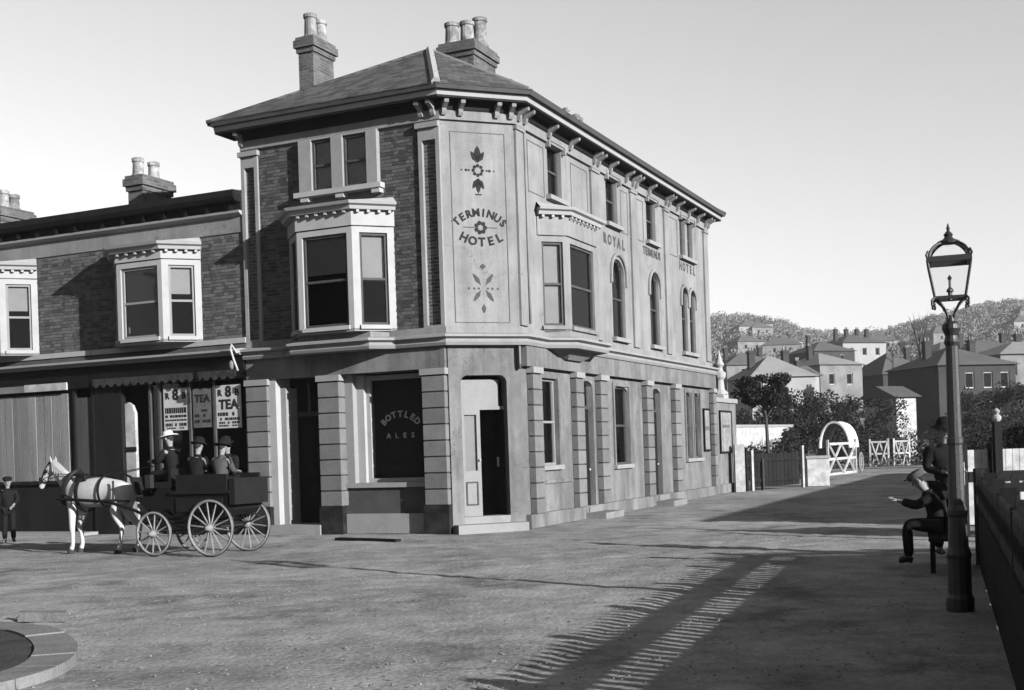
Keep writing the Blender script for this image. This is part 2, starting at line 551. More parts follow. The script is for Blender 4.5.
def make_ground():
    xs = lines(-500, -9, 8, 560, .13, 26)
    ys = lines(-140, 8, 27, 900, .13, 26)
    vs, fs = [], []
    for y in ys:
        for x in xs:
            z = terrain(x, y)
            if -16 < x < 18 and 5 < y < 45:
                d = 1.0
                z += d * (.020 * noise.noise(Vector((x * .9, y * .9, 1.7))) + .007 * noise.noise(Vector((x * 3.1, y * 3.1, 4.2))) + (.003 * noise.noise(Vector((x * 7.5, y * 7.5, 9.1))))) - .012
                q = (x * .82 + y * .57)
                z += rut(x, y)
                z += .010 * math.sin(q * 2.4 + 2.5 * noise.noise(Vector((x * .25, y * .25, 0)))) * max(0, noise.noise(Vector((x * .12 + 9, y * .12, 3))))
            vs.append((x, y, z))
    nx = len(xs)
    for j in range(len(ys) - 1):
        for i in range(nx - 1):
            a = j * nx + i
            fs.append((a, a + 1, a + nx + 1, a + nx))
    me = bpy.data.meshes.new('ground')
    me.from_pydata(vs, [], fs)
    me.polygons.foreach_set('use_smooth', [True] * len(me.polygons))
    m, t, b = nodes('dirt_road')
    big = noise_out(t, .22, 6, .65)
    mid = noise_out(t, 1.7, 6, .7)
    fin = noise_out(t, 22, 4, .75)
    mix = mathn(t, 'ADD', mathn(t, 'ADD', mathn(t, 'MULTIPLY', big, .35), mathn(t, 'MULTIPLY', mid, .35)), mathn(t, 'MULTIPLY', fin, .3))
    v0 = ramp(t, mix, [(.34, .06), (.47, .12), (.55, .175), (.68, .245)])
    st = ramp(t, noise_out(t, .55, 7, .72), [(.36, .55), (.46, 1.), (.62, 1.12)])
    mz = N(t, 'ShaderNodeMix', data_type='RGBA', blend_type='MULTIPLY')
    mz.inputs[0].default_value = 1
    t.links.new(v0, mz.inputs[6]); t.links.new(st, mz.inputs[7])
    v = mz.outputs[2]
    vo = N(t, 'ShaderNodeTexVoronoi')
    vo.inputs['Scale'].default_value = 16
    g = N(t, 'ShaderNodeNewGeometry'); t.links.new(g.outputs['Position'], vo.inputs['Vector'])
    # turf beyond the yard
    spx = N(t, 'ShaderNodeSeparateXYZ'); t.links.new(g.outputs['Position'], spx.inputs[0])
    far = ramp(t, mathn(t, 'DIVIDE', spx.outputs[1], 200.), [(.42, 0), (.48, 1)])
    gr = ramp(t, noise_out(t, .05, 5, .6), [(.35, .07), (.65, .13)])
    mx = N(t, 'ShaderNodeMix', data_type='RGBA')
    t.links.new(far, mx.inputs[0]); t.links.new(v, mx.inputs[6]); t.links.new(gr, mx.inputs[7])
    t.links.new(mx.outputs[2], b.inputs['Base Color'])
    b.inputs['Roughness'].default_value = .95
    b.inputs['Specular IOR Level'].default_value = .05
    h = mathn(t, 'ADD', mathn(t, 'MULTIPLY', fin, .7), mathn(t, 'MULTIPLY', vo.outputs['Distance'], -.5))
    bump(t, b, h, .55, .02)
    me.materials.append(m)
    o = bpy.data.objects.new('ground', me)
    col.objects.link(o)
    tag(o, 'rough grey dirt road and yard rising to a far hill', 'ground', kind='structure')
make_ground()

# loose stones on the road (nobody could count them)
def make_gravel():
    b = MB()
    rnd = random.Random(3)
    for i in range(5000):
        y = 8.6 + 17 * rnd.random() ** 1.5
        x = rnd.uniform(-.52, .42) * y
        if FR.n.dot(Vector((x, y)) - FR.o) < .5 and FL.n.dot(Vector((x, y)) - FL.o) < .9: continue
        r = .005 + .013 * rnd.random() ** 3
        a = rnd.random() * 6
        z = -.004
        P = [(x + r * math.cos(a + k * 1.57) * rnd.uniform(.7, 1.3), y + r * math.sin(a + k * 1.57) * rnd.uniform(.7, 1.3), z) for k in range(4)]
        b.add(P + [(x + rnd.uniform(-.3, .3) * r, y + rnd.uniform(-.3, .3) * r, z + r * rnd.uniform(.5, 1.1))], [(0, 1, 4), (1, 2, 4), (2, 3, 4), (3, 0, 4)])
    b.build('gravel', mat('gravel', .13, .3, 3, 20, .2, .95, island=.35), label='small loose stones scattered over the dirt road', cat='gravel', kind='stuff')
make_gravel()

# ================================================================== THE CORNER HOTEL
def sash(F, s0, s1, z0, z1, n, parent, blind=None, blind_to=.45, fm=None, deep=False, arch=False, mid=True, bname='blind', room=True):
    """a sash window standing in a wall hole: frame, two panes, blind"""
    fm = fm or frame_pale
    fw = .055
    b = MB()
    b.box(F, s0, s0 + fw, n - .07, n, z0, z1); b.box(F, s1 - fw, s1, n - .07, n, z0, z1)
    b.box(F, s0 + fw, s1 - fw, n - .07, n, z0, z0 + fw); b.box(F, s0 + fw, s1 - fw, n - .07, n, z1 - fw, z1)
    zm = (z0 + z1) / 2
    if mid: b.box(F, s0 + fw, s1 - fw, n - .06, n - .008, zm - .025, zm + .025)
    o = b.build('sash_frame' if deep else 'window', fm, parent)
    par = parent if deep else o
    rows = ((z0 + fw, zm - .025), (zm + .025, z1 - fw)) if mid else ((z0 + fw, z1 - fw),)
    for a, c in rows:
        MB().box(F, s0 + fw, s1 - fw, n - .045, n - .039, a, c).build('pane', glass, par)
    if blind is not None:
        zb = z1 - (z1 - z0) * blind_to
        MB().box(F, s0 + .02, s1 - .02, n - .10, n - .085, zb, z1 - .02).build(bname, blind, par)
    return o

hotel = empty('corner_hotel', FB.p(3, 8, 0), 'three-storey rendered corner hotel with chamfered entrance, bay windows and hipped slate roof', 'hotel')
EAVE = 8.80
UZ0 = 4.14

# solid near-black block behind the windows, its colour standing in for unlit rooms
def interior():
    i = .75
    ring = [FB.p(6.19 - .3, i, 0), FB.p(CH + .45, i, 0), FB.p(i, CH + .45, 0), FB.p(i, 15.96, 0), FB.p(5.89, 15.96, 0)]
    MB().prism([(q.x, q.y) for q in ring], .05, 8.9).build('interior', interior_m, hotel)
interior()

# --- upper walls
mortar_m = mat('mortar', .11, .2, 3, 30, .3, .95)
brick_geo = mat('brick_face', .062, .22, 6, 40, .4, .95, island=.42)
brick_pale = mat('brick_face_terrace', .078, .22, 6, 40, .4, .95, island=.38)
BRICK = {}
def lay_bricks(F, s0, s1, z0, z1, holes, n, parent, m, near, limit=290):
    """Flemish-like bond standing 9 mm proud of the mortar; the largest in view are parts, the rest one piece"""
    rnd = random.Random(int(s0 * 100) + 5)
    bh = .0755; jt = .011
    L_ = []
    r = 0; z = z0 + .004
    while z + bh - jt <= z1:
        x = s0 - (.17 if r % 2 else 0.); k = r
        while x < s1:
            wd = .225 if k % 2 == 0 else .1125
            a, b = max(x, s0), min(x + wd - jt, s1)
            cuts = [(a, b)]
            for h in holes:
                if h[2] < z + bh - jt and h[3] > z:
                    nx = []
                    for p, q in cuts:
                        if q <= h[0] or p >= h[1]: nx.append((p, q)); continue
                        if p < h[0]: nx.append((p, h[0]))
                        if q > h[1]: nx.append((h[1], q))
                    cuts = nx
            L_ += [(p, q, z) for p, q in cuts if q - p > .03]
            x += wd; k += 1
        r += 1; z += bh
    full = sorted([t for t in L_ if abs(t[1] - t[0] - .214) < .002], key=lambda t: abs(t[0] - near[0]) + .6 * abs(t[2] - near[1]))[:limit]
    fs = set(full)
    if m.name not in BRICK:
        BRICK[m.name] = box_mesh('brick', .214, .03, bh - jt, m)
    for p, q, z in full:
        o = child('brick', BRICK[m.name], parent, F.p((p + q) / 2, n - .006 + rnd.uniform(-.002, .003), z), F.ang())
    rest = MB()
    for t in L_:
        if t in fs: continue
        d = rnd.uniform(-.002, .003)
        rest.box(F, t[0], t[1], n - .02, n + .009 + d, t[2], t[2] + bh - jt)
    rest.build('brickwork', m, parent, kind='stuff')
jL = [(1.20, 3.80, 4.40, 6.45), (1.72, 2.32, 7.45, 8.56), (2.60, 3.12, 7.45, 8.56)]
hw = MB().wall(FL, .50, 4.60, UZ0, EAVE, jL, 0, .35).build('brick_wall', mortar_m, hotel)
lay_bricks(FL, .50, 4.60, 4.31, 8.6, jL + [(1.2, 3.83, 4.2, 7.1), (1.36, 3.56, 7.22, 7.45), (1.45, 3.45, 7.3, 8.6)], 0, hw, brick_geo, (.8, 6.5))
for a, b_ in ((0.0, .50), (4.60, 5.05)):
    # stone corner pilasters with a brick panel let in
    MB().wall(FL, a, b_, UZ0, 8.45, [(a + .09, b_ - .09, 4.34, 8.2)], .06, .16).build('corner_pilaster', stone, hotel)
    MB().box(FL, a + .085, b_ - .085, -.3, -.02, 4.3, 8.25).build('brick_panel', brick_m, hotel)
    MB().box(FL, a - .04 if a else a, b_ + .04, -.3, .12, 8.45, 8.56).build('pilaster_cap', stone, hotel)
    MB().box(FL, a, b_, -.3, .05, 8.56, EAVE).build('frieze_block', stone, hotel)
MB().box(FK, .0, 1.61, -.35, 0, UZ0, EAVE).build('rendered_wall', stucco, hotel)
TOPW = [(1.85, 2.67), (5.65, 6.50), (8.90, 9.72), (12.10, 12.66), (12.90, 13.46)]
ARCH = [(5.90, 6.88), (9.00, 9.84), (12.05, 12.66), (12.90, 13.51)]
holes = [(a, b_, 7.42, 8.66) for a, b_ in TOPW] + [(a, b_, 4.50, 6.56) for a, b_ in ARCH] + [(1.35, 3.75, 4.4, 6.4)]
MB().wall(FR, 0, SR, UZ0, EAVE, holes, 0, .35).build('rendered_wall', stucco, hotel)
# hidden sides: gable end, back, party wall
MB().box(FB, 0.35, 6.19, 15.96, 16.255, 0, EAVE).build('rendered_wall', stucco, hotel)
MB().box(FB, 5.89, 6.188, .36, 15.95, 0, EAVE).build('brick_wall', brick_m, hotel)

# arch heads and hood moulds on the first floor
def arch_head(F, s0, s1, ztop, n1, th, rise, parent, mat_, name='arch_head'):
    b = MB()
    c = (s0 + s1) / 2; hw = (s1 - s0) / 2
    k = 8
    for sg in (-1, 1):
        poly = [(c + sg * hw, ztop - rise)] + [(c + sg * hw * math.cos(math.pi / 2 * i / k), ztop - rise + rise * math.sin(math.pi / 2 * i / k)) for i in range(1, k + 1)] + [(c + sg * hw, ztop)]
        b.extr(F, poly, n1 - th, n1)
    return b.build(name, mat_, parent)
for a, b_ in ARCH:
    arch_head(FR, a, b_, 6.56, -.004, .34, (b_ - a) / 2 * .8, hotel, stucco)
    c = (a + b_) / 2; hw = (b_ - a) / 2 + .1
    pts = [FR.p(c - hw, .03, 5.9)] + [FR.p(c - hw * math.cos(math.pi * i / 12), .03, 6.12 + (hw - .02) * math.sin(math.pi * i / 12)) for i in range(13)] + [FR.p(c + hw, .03, 5.9)]
    MB().tube(pts, .045, 6).build('hood_mould', stucco, hotel)
    MB().box(FR, a - .1, b_ + .1, -.2, .12, 4.40, 4.50).build('sill', stone, hotel)
    sash(FR, a, b_, 4.50, 6.56, -.07, hotel, blind=curtain if b_ - a > .7 else None, blind_to=.25, fm=frame_dark, bname='curtain')
for i, (a, b_) in enumerate(TOPW):
    MB().box(FR, a - .14, b_ + .14, -.15, .13, 7.32, 7.42).build('sill', stone, hotel)
    MB().box(FR, a - .1, b_ + .1, .002, .09, 8.66, 8.745).build('lintel', stucco, hotel)
    for q in (a - .1, b_ + .02):
        MB().box(FR, q, q + .08, .003, .11, 8.5, 8.655).build('lintel_bracket', stucco, hotel)
    sash(FR, a, b_, 7.42, 8.66, -.09, hotel, blind=blind_grey if i in (1, 3) else None, blind_to=.4, fm=frame_dark)
# flat strips and outlined panels on the right front
for a, b_ in ((.04, .42), (4.50, 5.02), (7.45, 7.92), (10.42, 10.86), (14.62, 15.09)):
    MB().box(FR, a, b_, .002, .055, UZ0 + .2, 8.5).build('pilaster_strip', stucco, hotel)
    MB().box(FR, a - .03, b_ + .03, .002, .09, 8.502, 8.58).build('pilaster_cap', stucco, hotel)
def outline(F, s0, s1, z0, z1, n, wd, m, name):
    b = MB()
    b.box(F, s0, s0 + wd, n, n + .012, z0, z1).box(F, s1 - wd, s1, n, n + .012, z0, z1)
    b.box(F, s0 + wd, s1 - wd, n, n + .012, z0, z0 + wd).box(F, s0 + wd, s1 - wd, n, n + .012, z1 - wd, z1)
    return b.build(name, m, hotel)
line_m = mat('groove_shade', .10, .3, 4, 30, .05, .8)  # dark strips carry the shade of incised lines in their colour
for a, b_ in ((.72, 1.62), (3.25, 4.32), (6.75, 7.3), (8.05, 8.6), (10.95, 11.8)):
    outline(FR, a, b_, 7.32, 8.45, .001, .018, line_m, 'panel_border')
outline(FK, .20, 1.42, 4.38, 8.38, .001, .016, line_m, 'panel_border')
MB().tube([FR.p(.5, .05, z) for z in (8.6, 6.5, 4.4)], .03, 8).build('drainpipe', stucco, hotel, smooth=True)

# --- eaves, roof
PATH = [FL.p(SL, 0, 0).xy, C1, C2, FR.p(SR, 0, 0).xy]
def mould(name, prof, m, parent, path=PATH):
    return MB().moulding(path, prof).build(name, m, parent)
mould('eaves_frieze', [(-.2, 8.60), (.07, 8.60), (.07, 8.80), (-.2, 8.80)], stucco, hotel)
PATHE = [FL.p(SL + .42, 0, 0).xy, C1, C2, FR.p(SR + .42, 0, 0).xy]
mould('soffit', [(-.3, 8.96), (.40, 8.96), (.40, 9.0), (-.3, 9.0)], dark_wood, hotel, PATHE)
mould('eaves_moulding', [(.34, 9.002), (.41, 9.002), (.445, 9.10), (.34, 9.10)], white_trim, hotel, PATHE)
mould('gutter', [(.38, 9.102), (.53, 9.102), (.56, 9.21), (.38, 9.21)], frame_dark, hotel, PATHE)
mould('eaves_bed', [(-.2, 8.802), (.10, 8.802), (.14, 8.955), (-.2, 8.955)], dark_wood, hotel)
e0 = .53
def bxy(x, y, z): return FB.p(x, y, z)
mk = e0 * math.tan(R_(22.5))
EL = bxy(6.19 + e0, -e0, 9.19); K1 = bxy(CH - mk, -e0, 9.19); K2 = bxy(-e0, CH - mk, 9.19)
ER = bxy(-e0, 16.26 + e0, 9.19); EB = bxy(6.19 + e0, 16.26 + e0, 9.19)
A1 = bxy(3.05, 3.25, 11.28); A2 = bxy(3.05, 13.2, 11.28)
def slab(pts, th):
    n = (pts[1] - pts[0]).cross(pts[2] - pts[0]).normalized()
    if n.z < 0: n = -n
    k = len(pts)
    return MB().add(list(pts) + [p - n * th for p in pts], [tuple(range(k)), tuple(range(k, 2 * k))[::-1]] + [(i, (i + 1) % k, k + (i + 1) % k, k + i) for i in range(k)])
roof = slab([EL, K1, A1], .07).build('roof', slate, hotel)
for P in ([K1, K2, A1], [K2, ER, A2, A1], [ER, EB, A2], [EB, EL, A1, A2]):
    slab(P, .07).build('roof_slope', slate, roof)
for P in ((A1, K1), (A1, K2), (A1, EL), (A1, A2), (A2, ER), (A2, EB)):
    MB().tube([P[0] + Vector((0, 0, .02)), P[1] + Vector((0, 0, .02))], .10 if P[1] is K1 else .05, 6).build('hip_flashing', lead if P[1] in (K1, K2) else slate, roof)
slate_geo = mat('slate_piece', .058, .3, 5, 40, .4, .8, island=.38, spec=.1)
def lay_slates(A, B, C, parent, wd=.30, ex=.21):
    """courses of lapped slates over the triangle A-B (eaves) to C (apex)"""
    e = (B - A).normalized(); n = (B - A).cross(C - A).normalized()
    if n.z < 0: n = -n
    up = n.cross(e)
    if up.z < 0: up = -up
    H = (C - A).dot(up); xc = (C - A).dot(e); L_ = (B - A).length
    me = bpy.data.meshes.get('slate_%d' % int(wd * 100))
    if me is None:
        me = box_mesh('slate_%d' % int(wd * 100), wd - .008, .012, ex + .05, slate_geo)
    rnd = random.Random(8)
    k = 0; v = 0.
    while v < H - .1:
        f = v / H
        x0, x1 = xc * f, L_ + (xc - L_) * f
        x = x0 - (wd / 2 if k % 2 else 0)
        while x < x1:
            c = x + wd / 2
            lim0, lim1 = xc * (v + ex * .6) / H - .02, L_ + (xc - L_) * (v + ex * .6) / H + .02
            if lim0 <= c <= lim1:
                o = bpy.data.objects.new('slate', me); col.objects.link(o); o.parent = parent
                yv = (n * math.cos(.055) - up * math.sin(.055)); zv = up * math.cos(.055) + n * math.sin(.055) * -1
                zv = e.cross(yv); 
                if zv.dot(up) < 0: zv = -zv
                rot = Matrix((e, yv, zv)).transposed().to_4x4() @ Matrix.Rotation(rnd.gauss(0, .012), 4, 'Y')
                p = A + e * c + up * (v - .03 + rnd.uniform(-.006, .006)) + n * .016
                o.matrix_basis = Matrix.Translation(p - WLOC[parent.name]) @ rot
            x += wd
        v += ex; k += 1
lay_slates(EL, K1, A1, roof)
lay_slates(K1, K2, A1, roof)
# modillions under the eaves
bp_ = [(-.05, 0), (.05, 0)]
mod = MB().extr(FW, [(-.05, 0), (.05, 0), (.05, .34), (-.05, .34)], 0, .09)
mb = MB()
prof = [(0, 0), (.07, -.02), (.11, .05), (.12, .14), (.24, .2), (.33, .24), (.35, .32), (0, .32)]   # (out, z)
n_ = len(prof)
mb.add([(-.06, -o_, z) for o_, z in prof] + [(.06, -o_, z) for o_, z in prof], [tuple(range(n_)), tuple(range(n_, 2 * n_))[::-1]] + [(i, (i + 1) % n_, n_ + (i + 1) % n_, n_ + i) for i in range(n_)])
mod_me = mb.mesh('eaves_bracket', stucco)
def bracket(F, s, n, z, parent, me=None, sc_=1.):
    q = -F.u if F.flip else F.u
    o = child('eaves_bracket', me or mod_me, parent, F.p(s, n, z), math.atan2(q.y, q.x))
    o.scale = (sc_, sc_, sc_)
    return o
for s in (.12, .42, 1.75, 3.05, 4.62, 4.9, 5.75, 7.0, 7.55, 7.82, 8.9, 10.5, 10.78, 11.6, 12.78, 13.8, 14.7, 15.0):
    bracket(FR, s, .072, 8.69, hotel, None, .8)
for s in (.06, .42, 1.22, 1.54): bracket(FK, s, .072, 8.69, hotel, None, .8)
for s in (.1, .38, 4.98): bracket(FL, s, .072, 8.69, hotel, None, .8)

# --- chimneys
def chimney(F, s0, s1, n0, n1, z0, z1, pots, parent, pr=.13, ph=.62):
    b = MB()
    b.box(F, s0, s1, n0, n1, z0, z1 - .38)
    b.box(F, s0 - .04, s1 + .04, n0 - .04, n1 + .04, z1 - .38, z1 - .26)
    b.box(F, s0 - .09, s1 + .09, n0 - .09, n1 + .09, z1 - .26, z1 - .08)
    b.box(F, s0 - .05, s1 + .05, n0 - .05, n1 + .05, z1 - .08, z1)
    c = b.build('chimney', brick_dark, parent)
    for ps, pn, k in pots:
        MB().lathe(F.p(ps, pn, z1 - .01), [(pr * 1.1, 0), (pr * 1.15, .06), (pr * .95, .1), (pr * .85, ph * k - .12), (pr * 1.0, ph * k - .1), (pr * 1.02, ph * k - .02), (pr * .8, ph * k)], 14).build('chimney_pot', pot_m, c, smooth=False)
    return c
chimney(FB, 5.86, 6.28, 2.5, 3.4, 8.8, 11.92, [(6.05, 2.72, 1.0), (6.05, 3.15, .95)], hotel, .17)
chimney(FB, 2.5, 3.4, 4.5, 5.75, 10.0, 11.85, [(3.2, 4.75, .95), (2.9, 5.0, 1.05), (2.66, 5.25, 1.25)], hotel, .19)
chimney(FB, 2.9, 3.4, 12.0, 13.4, 10.2, 11.75, [(3.15, 12.2, .6), (3.15, 13.0, .6), (3.15, 13.28, .55)], hotel, .12)
MB().lathe(bxy(4.0, 3.6, 10.75), [(.07, 0), (.07, .25), (.12, .27), (.12, .36), (.05, .4)], 10).build('roof_vent', frame_dark, hotel)

# --- string course between ground and first floor
mould('string_course', [(-.2, 3.90), (.20, 3.90), (.235, 3.96), (.20, 3.985), (.20, 4.03), (.30, 4.07), (.30, 4.12), (.10, 4.16), (-.2, 4.16)], stone, hotel,
      [FL.p(SL, 0, 0).xy, FL.p(3.8, 0, 0).xy, FL.p(3.4, .4, 0).xy, FL.p(1.6, .4, 0).xy, FL.p(1.2, 0, 0).xy, C1, C2, FR.p(1.13, 0, 0).xy, FR.p(1.63, .5, 0).xy, FR.p(3.45, .5, 0).xy, FR.p(3.95, 0, 0).xy, FR.p(SR, 0, 0).xy])
MB().moulding(PATH, [(-.1, 4.162), (.07, 4.162), (.07, 4.30), (-.1, 4.30)]).build('plinth_band', stucco, hotel)

# --- bay windows
def bay(F, f0, f1, o_, z0, z1, zc, parent, front_w, side_w, mwall, blinds, corbel=False, fm=None, skirt=.0, dent=True):
    """canted bay: facets, windows, moulded cornice with small brackets, lead top"""
    P = [F.p(f0, 0, 0).xy, F.p(f0 + o_, o_, 0).xy, F.p(f1 - o_, o_, 0).xy, F.p(f1, 0, 0).xy]
    if F.flip: P = P[::-1]
    # P runs so that the right-hand side is outside
    def outward(a, b): d = (b - a).normalized(); return Vector((d.y, -d.x))
    if outward(P[1], P[2]).dot(F.n) < 0: P = P[::-1]
    bw = MB()
    fr_ = []
    for i in range(3):
        a, b = P[i], P[i + 1]
        G = Fr(a, (b - a).normalized(), outward(a, b))
        L_ = (b - a).length
        m_ = side_w if i != 1 else front_w
        a0, a1 = m_, L_ - m_
        fr_.append((G, a0, a1))
        bw.wall(G, 0.0, L_, z0, z1, [(a0, a1, z0 + skirt + .12, z1 - .14)], 0, .11)
    part = bw.build('bay_window', mwall, parent)
    for i, (G, a0, a1) in enumerate(fr_):
        bl, to = blinds[i]
        sash(G, a0, a1, z0 + skirt + .12, z1 - .14, -.045, part, blind=bl, blind_to=to, fm=fm, deep=True)
        MB().box(G, a0 - .03, a1 + .03, -.03, .05, z0 + skirt + .03, z0 + skirt + .115).build('sill', mwall, part)
    MB().moulding(P, [(-.1, z1 + .002), (.03, z1 + .002), (.03, zc - .16), (-.1, zc - .16)]).build('bay_frieze', mwall, part)
    MB().moulding(P, [(-.1, zc - .158), (.14, zc - .158), (.17, zc - .09), (.24, zc - .06), (.27, zc), (-.1, zc)]).build('cornice', white_trim, part)
    tops = [q for q in P]
    def off(k, d):
        if k == 0: n = outward(P[0], P[1])
        elif k == 3: n = outward(P[2], P[3])
        else:
            n1, n2 = outward(P[k - 1], P[k]), outward(P[k], P[k + 1]); n = (n1 + n2) / (1 + n1.dot(n2))
        return P[k] + n * d
    ring = [off(k, .22) for k in range(4)]
    lo = [Vector((q.x, q.y, zc + .002)) for q in ring]
    hi = [Vector((P[0].x, P[0].y, zc + .14)), Vector((P[3].x, P[3].y, zc + .14))]
    hi = [h + Vector((F.n.x, F.n.y, 0)) * .01 for h in hi]
    MB().add(lo + hi, [(0, 1, 4), (1, 2, 5, 4), (2, 3, 5), (3, 2, 1, 0), (0, 4, 5, 3)]).build('lead_top', lead, part)
    MB().prism([(q.x, q.y) for q in P], z0 - .01, z0 + .05).build('bay_floor', mwall, part)
    MB().prism([(q.x, q.y) for q in [P[0] * .0 + P[0], P[1], P[2], P[3]]], z1 - .02, z1 + .06).build('bay_ceiling', interior_m, part)
    if dent:
        for i in range(3):
            a, b = P[i], P[i + 1]
            L_ = (b - a).length
            G = Fr(a, (b - a).normalized(), outward(a, b))
            k = max(3, round(L_ / .24))
            for j in range(k):
                s = L_ * (j + .5) / k
                bracket(G, s, .031, zc - .268, part, dent_me)
    if corbel:
        ring2 = [F.p(f0 + o_ * 1.5, .0, 0), F.p(f0 + o_ * 1.9, o_ * .5, 0), F.p(f1 - o_ * 1.9, o_ * .5, 0), F.p(f1 - o_ * 1.5, 0, 0)]
        n4 = 4
        up_ = [Vector((q.x, q.y, 3.9)) for q in P]
        if F.flip: ring2 = ring2[::-1]
        if (ring2[0].xy - P[0]).length > (ring2[3].xy - P[0]).length: ring2 = ring2[::-1]
        dn = [Vector((q.x, q.y, corbel)) for q in ring2]
        MB().add(up_ + dn, [(0, 1, 5, 4), (1, 2, 6, 5), (2, 3, 7, 6), (4, 5, 6, 7), (0, 1, 2, 3)]).build('corbel', mwall, part)
    return part, P
dent_me = MB().hexa([(x * .03, -y * .09, .05 + z * .055) for z in (0, 1) for x, y in ((-1, 0), (1, 0), (1, 1), (-1, 1))]).mesh('cornice_bracket', white_trim)
bay(FL, 1.17, 3.85, .65, 4.30, 6.50, 6.98, hotel, .13, .16, white_trim, [(blind_grey, .25), (blind_grey, .35), (blind_m, .50)][::-1] if False else [(None, .3), (blind_m, .42), (blind_m, .52)], fm=frame_dark)
bay(FR, 1.13, 3.95, .5, 4.30, 6.42, 7.02, hotel, .18, .10, stucco, [(blind_m, .97), (blind_m, .62), (blind_m, .5)], fm=frame_dark, corbel=3.70)
MB().prism([FR.p(a, n, 0).xy for a, n in ((1.13, -.1), (1.63, .5), (3.45, .5), (3.95, -.1))], 3.905, 4.29).build('bay_base', stucco, hotel)

MB().prism([FL.p(a, n, 0).xy for a, n in ((1.2, -.1), (1.6, .4), (3.4, .4), (3.8, -.1))], 3.905, 4.29).build('bay_base', stucco, hotel)
# --- paired window high on the brick front
for a, b_ in ((1.46, 1.72), (2.32, 2.60), (3.12, 3.44)):
    MB().box(FL, a, b_, -.25, .14, 7.45, 8.58).build('window_jamb', stone, hotel)
MB().box(FL, 1.46, 3.44, -.2, .12, 8.561, 8.599).build('lintel', stone, hotel)
MB().box(FL, 1.36, 3.56, -.2, .2, 7.34, 7.448).build('sill', white_trim, hotel)
for a in (1.5, 2.4, 3.3):
    MB().box(FL, a - .1, a + .1, .002, .17, 7.24, 7.338).build('sill_bracket', white_trim, hotel)
for a, b_ in ((1.72, 2.32), (2.60, 3.12)):
    sash(FL, a, b_, 7.45, 8.56, .07, hotel, blind=paper, blind_to=.97, fm=frame_dark)

# --- ground floor: right front
PIL = [(.30, .78), (2.80, 3.28), (4.42, 4.95), (8.00, 8.52), (10.62, 11.15), (14.80, 15.12)]
RZ = 3.46
gh = [(1.02, 1.95, 1.32, 3.26), (3.48, 4.26, .28, 3.3), (5.72, 6.84, 1.22, 3.24), (8.86, 9.66, .28, 3.28), (12.08, 12.70, 1.25, 3.26), (12.96, 13.60, 1.25, 3.26)]
MB().wall(FR, .05, SR, 0, RZ, gh, 0, .35).build('rendered_wall', stucco_low, hotel)
MB().box(FR, .0, SR, -.35, .16, RZ + .002, 3.90).build('frieze', stucco_low, hotel)
MB().box(FR, .0, .05, -.35, .0, 0, RZ).build('rendered_wall', stucco_low, hotel)
def rusticated(F, s0, s1, z0, z1, n0, n1, count, parent):
    wd = s1 - s0
    MB().box(F, s0 + .02, s1 - .02, n0, n1 - .028, z0, z1).build('pilaster', frame_dark, parent)
    h = (z1 - z0 - .14) / count
    me = box_mesh('quoin_block', wd, n1 - n0, h - .028, quoin_m, .008)
    for i in range(count):
        c = F.p((s0 + s1) / 2, (n0 + n1) / 2, z0 + i * h + .003)
        child('quoin_block', me, parent, c, F.ang())
    MB().box(F, s0 - .03, s1 + .03, n0, n1 + .03, z1 - .13, z1).build('pilaster_cap', stone, parent)
for a, b_ in PIL:
    rusticated(FR, a, b_, .30, RZ, .003, .16, 9, hotel)
MB().box(FR, .05, SR, .003, .12, 0, .30).build('plinth', stucco_low, hotel)
for i, (a, b_, c, d) in enumerate(gh):
    if c > 1:
        MB().box(FR, a - .12, b_ + .12, -.2, .10, c - .1, c).build('sill', stone, hotel)
        for q0, q1 in ((a - .09, a), (b_, b_ + .09)):
            MB().box(FR, q0, q1, .002, .045, c, d + .09).build('architrave', stucco_low, hotel)
        MB().box(FR, a, b_, .002, .045, d, d + .09).build('architrave', stucco_low, hotel)
        if i in (2, 4, 5): arch_head(FR, a, b_, d, -.004, .34, .14, hotel, stucco)
        sash(FR, a, b_, c, d, -.07, hotel, blind=curtain if i in (0, 2) else None, blind_to=.45, fm=frame_pale if i == 0 else frame_dark, bname='curtain')
    else:
        dr = MB().box(FR, a, b_, -.20, -.14, c, 2.62).build('door', dark_wood, hotel)
        for z0_, z1_ in ((c + .15, 1.05), (1.2, 2.45)):
            for q in (a + .1, (a + b_) / 2 + .04):
                MB().box(FR, q, q + (b_ - a) / 2 - .14, -.14, -.125, z0_, z1_).build('door_panel', dark_wood, dr)
        MB().lathe(FR.p(b_ - .08, -.11, 1.15), [(.0, -.03), (.025, -.02), (.03, 0), (.025, .02), (0, .03)], 10).build('door_handle', gilt, dr)
        MB().box(FR, a, b_, -.19, -.11, 2.62, 2.7).build('transom', frame_dark, hotel)
        MB().box(FR, a + .03, b_ - .03, -.16, -.154, 2.7, d).build('fanlight', glass, hotel)
        arch_head(FR, a, b_, d, -.004, .34, .16, hotel, stucco)
        MB().box(FR, a - .22, b_ + .25, .125, .62, -.03, .14).build('doorstep', kerb_m, hotel)
        MB().box(FR, a - .05, b_ + .05, -.3, .15, .14, .28).build('doorstep', kerb_m, hotel)
MB().box(FR, .86, 2.7, .002, .05, .92, 1.0).build('apron_band', stucco_low, hotel)

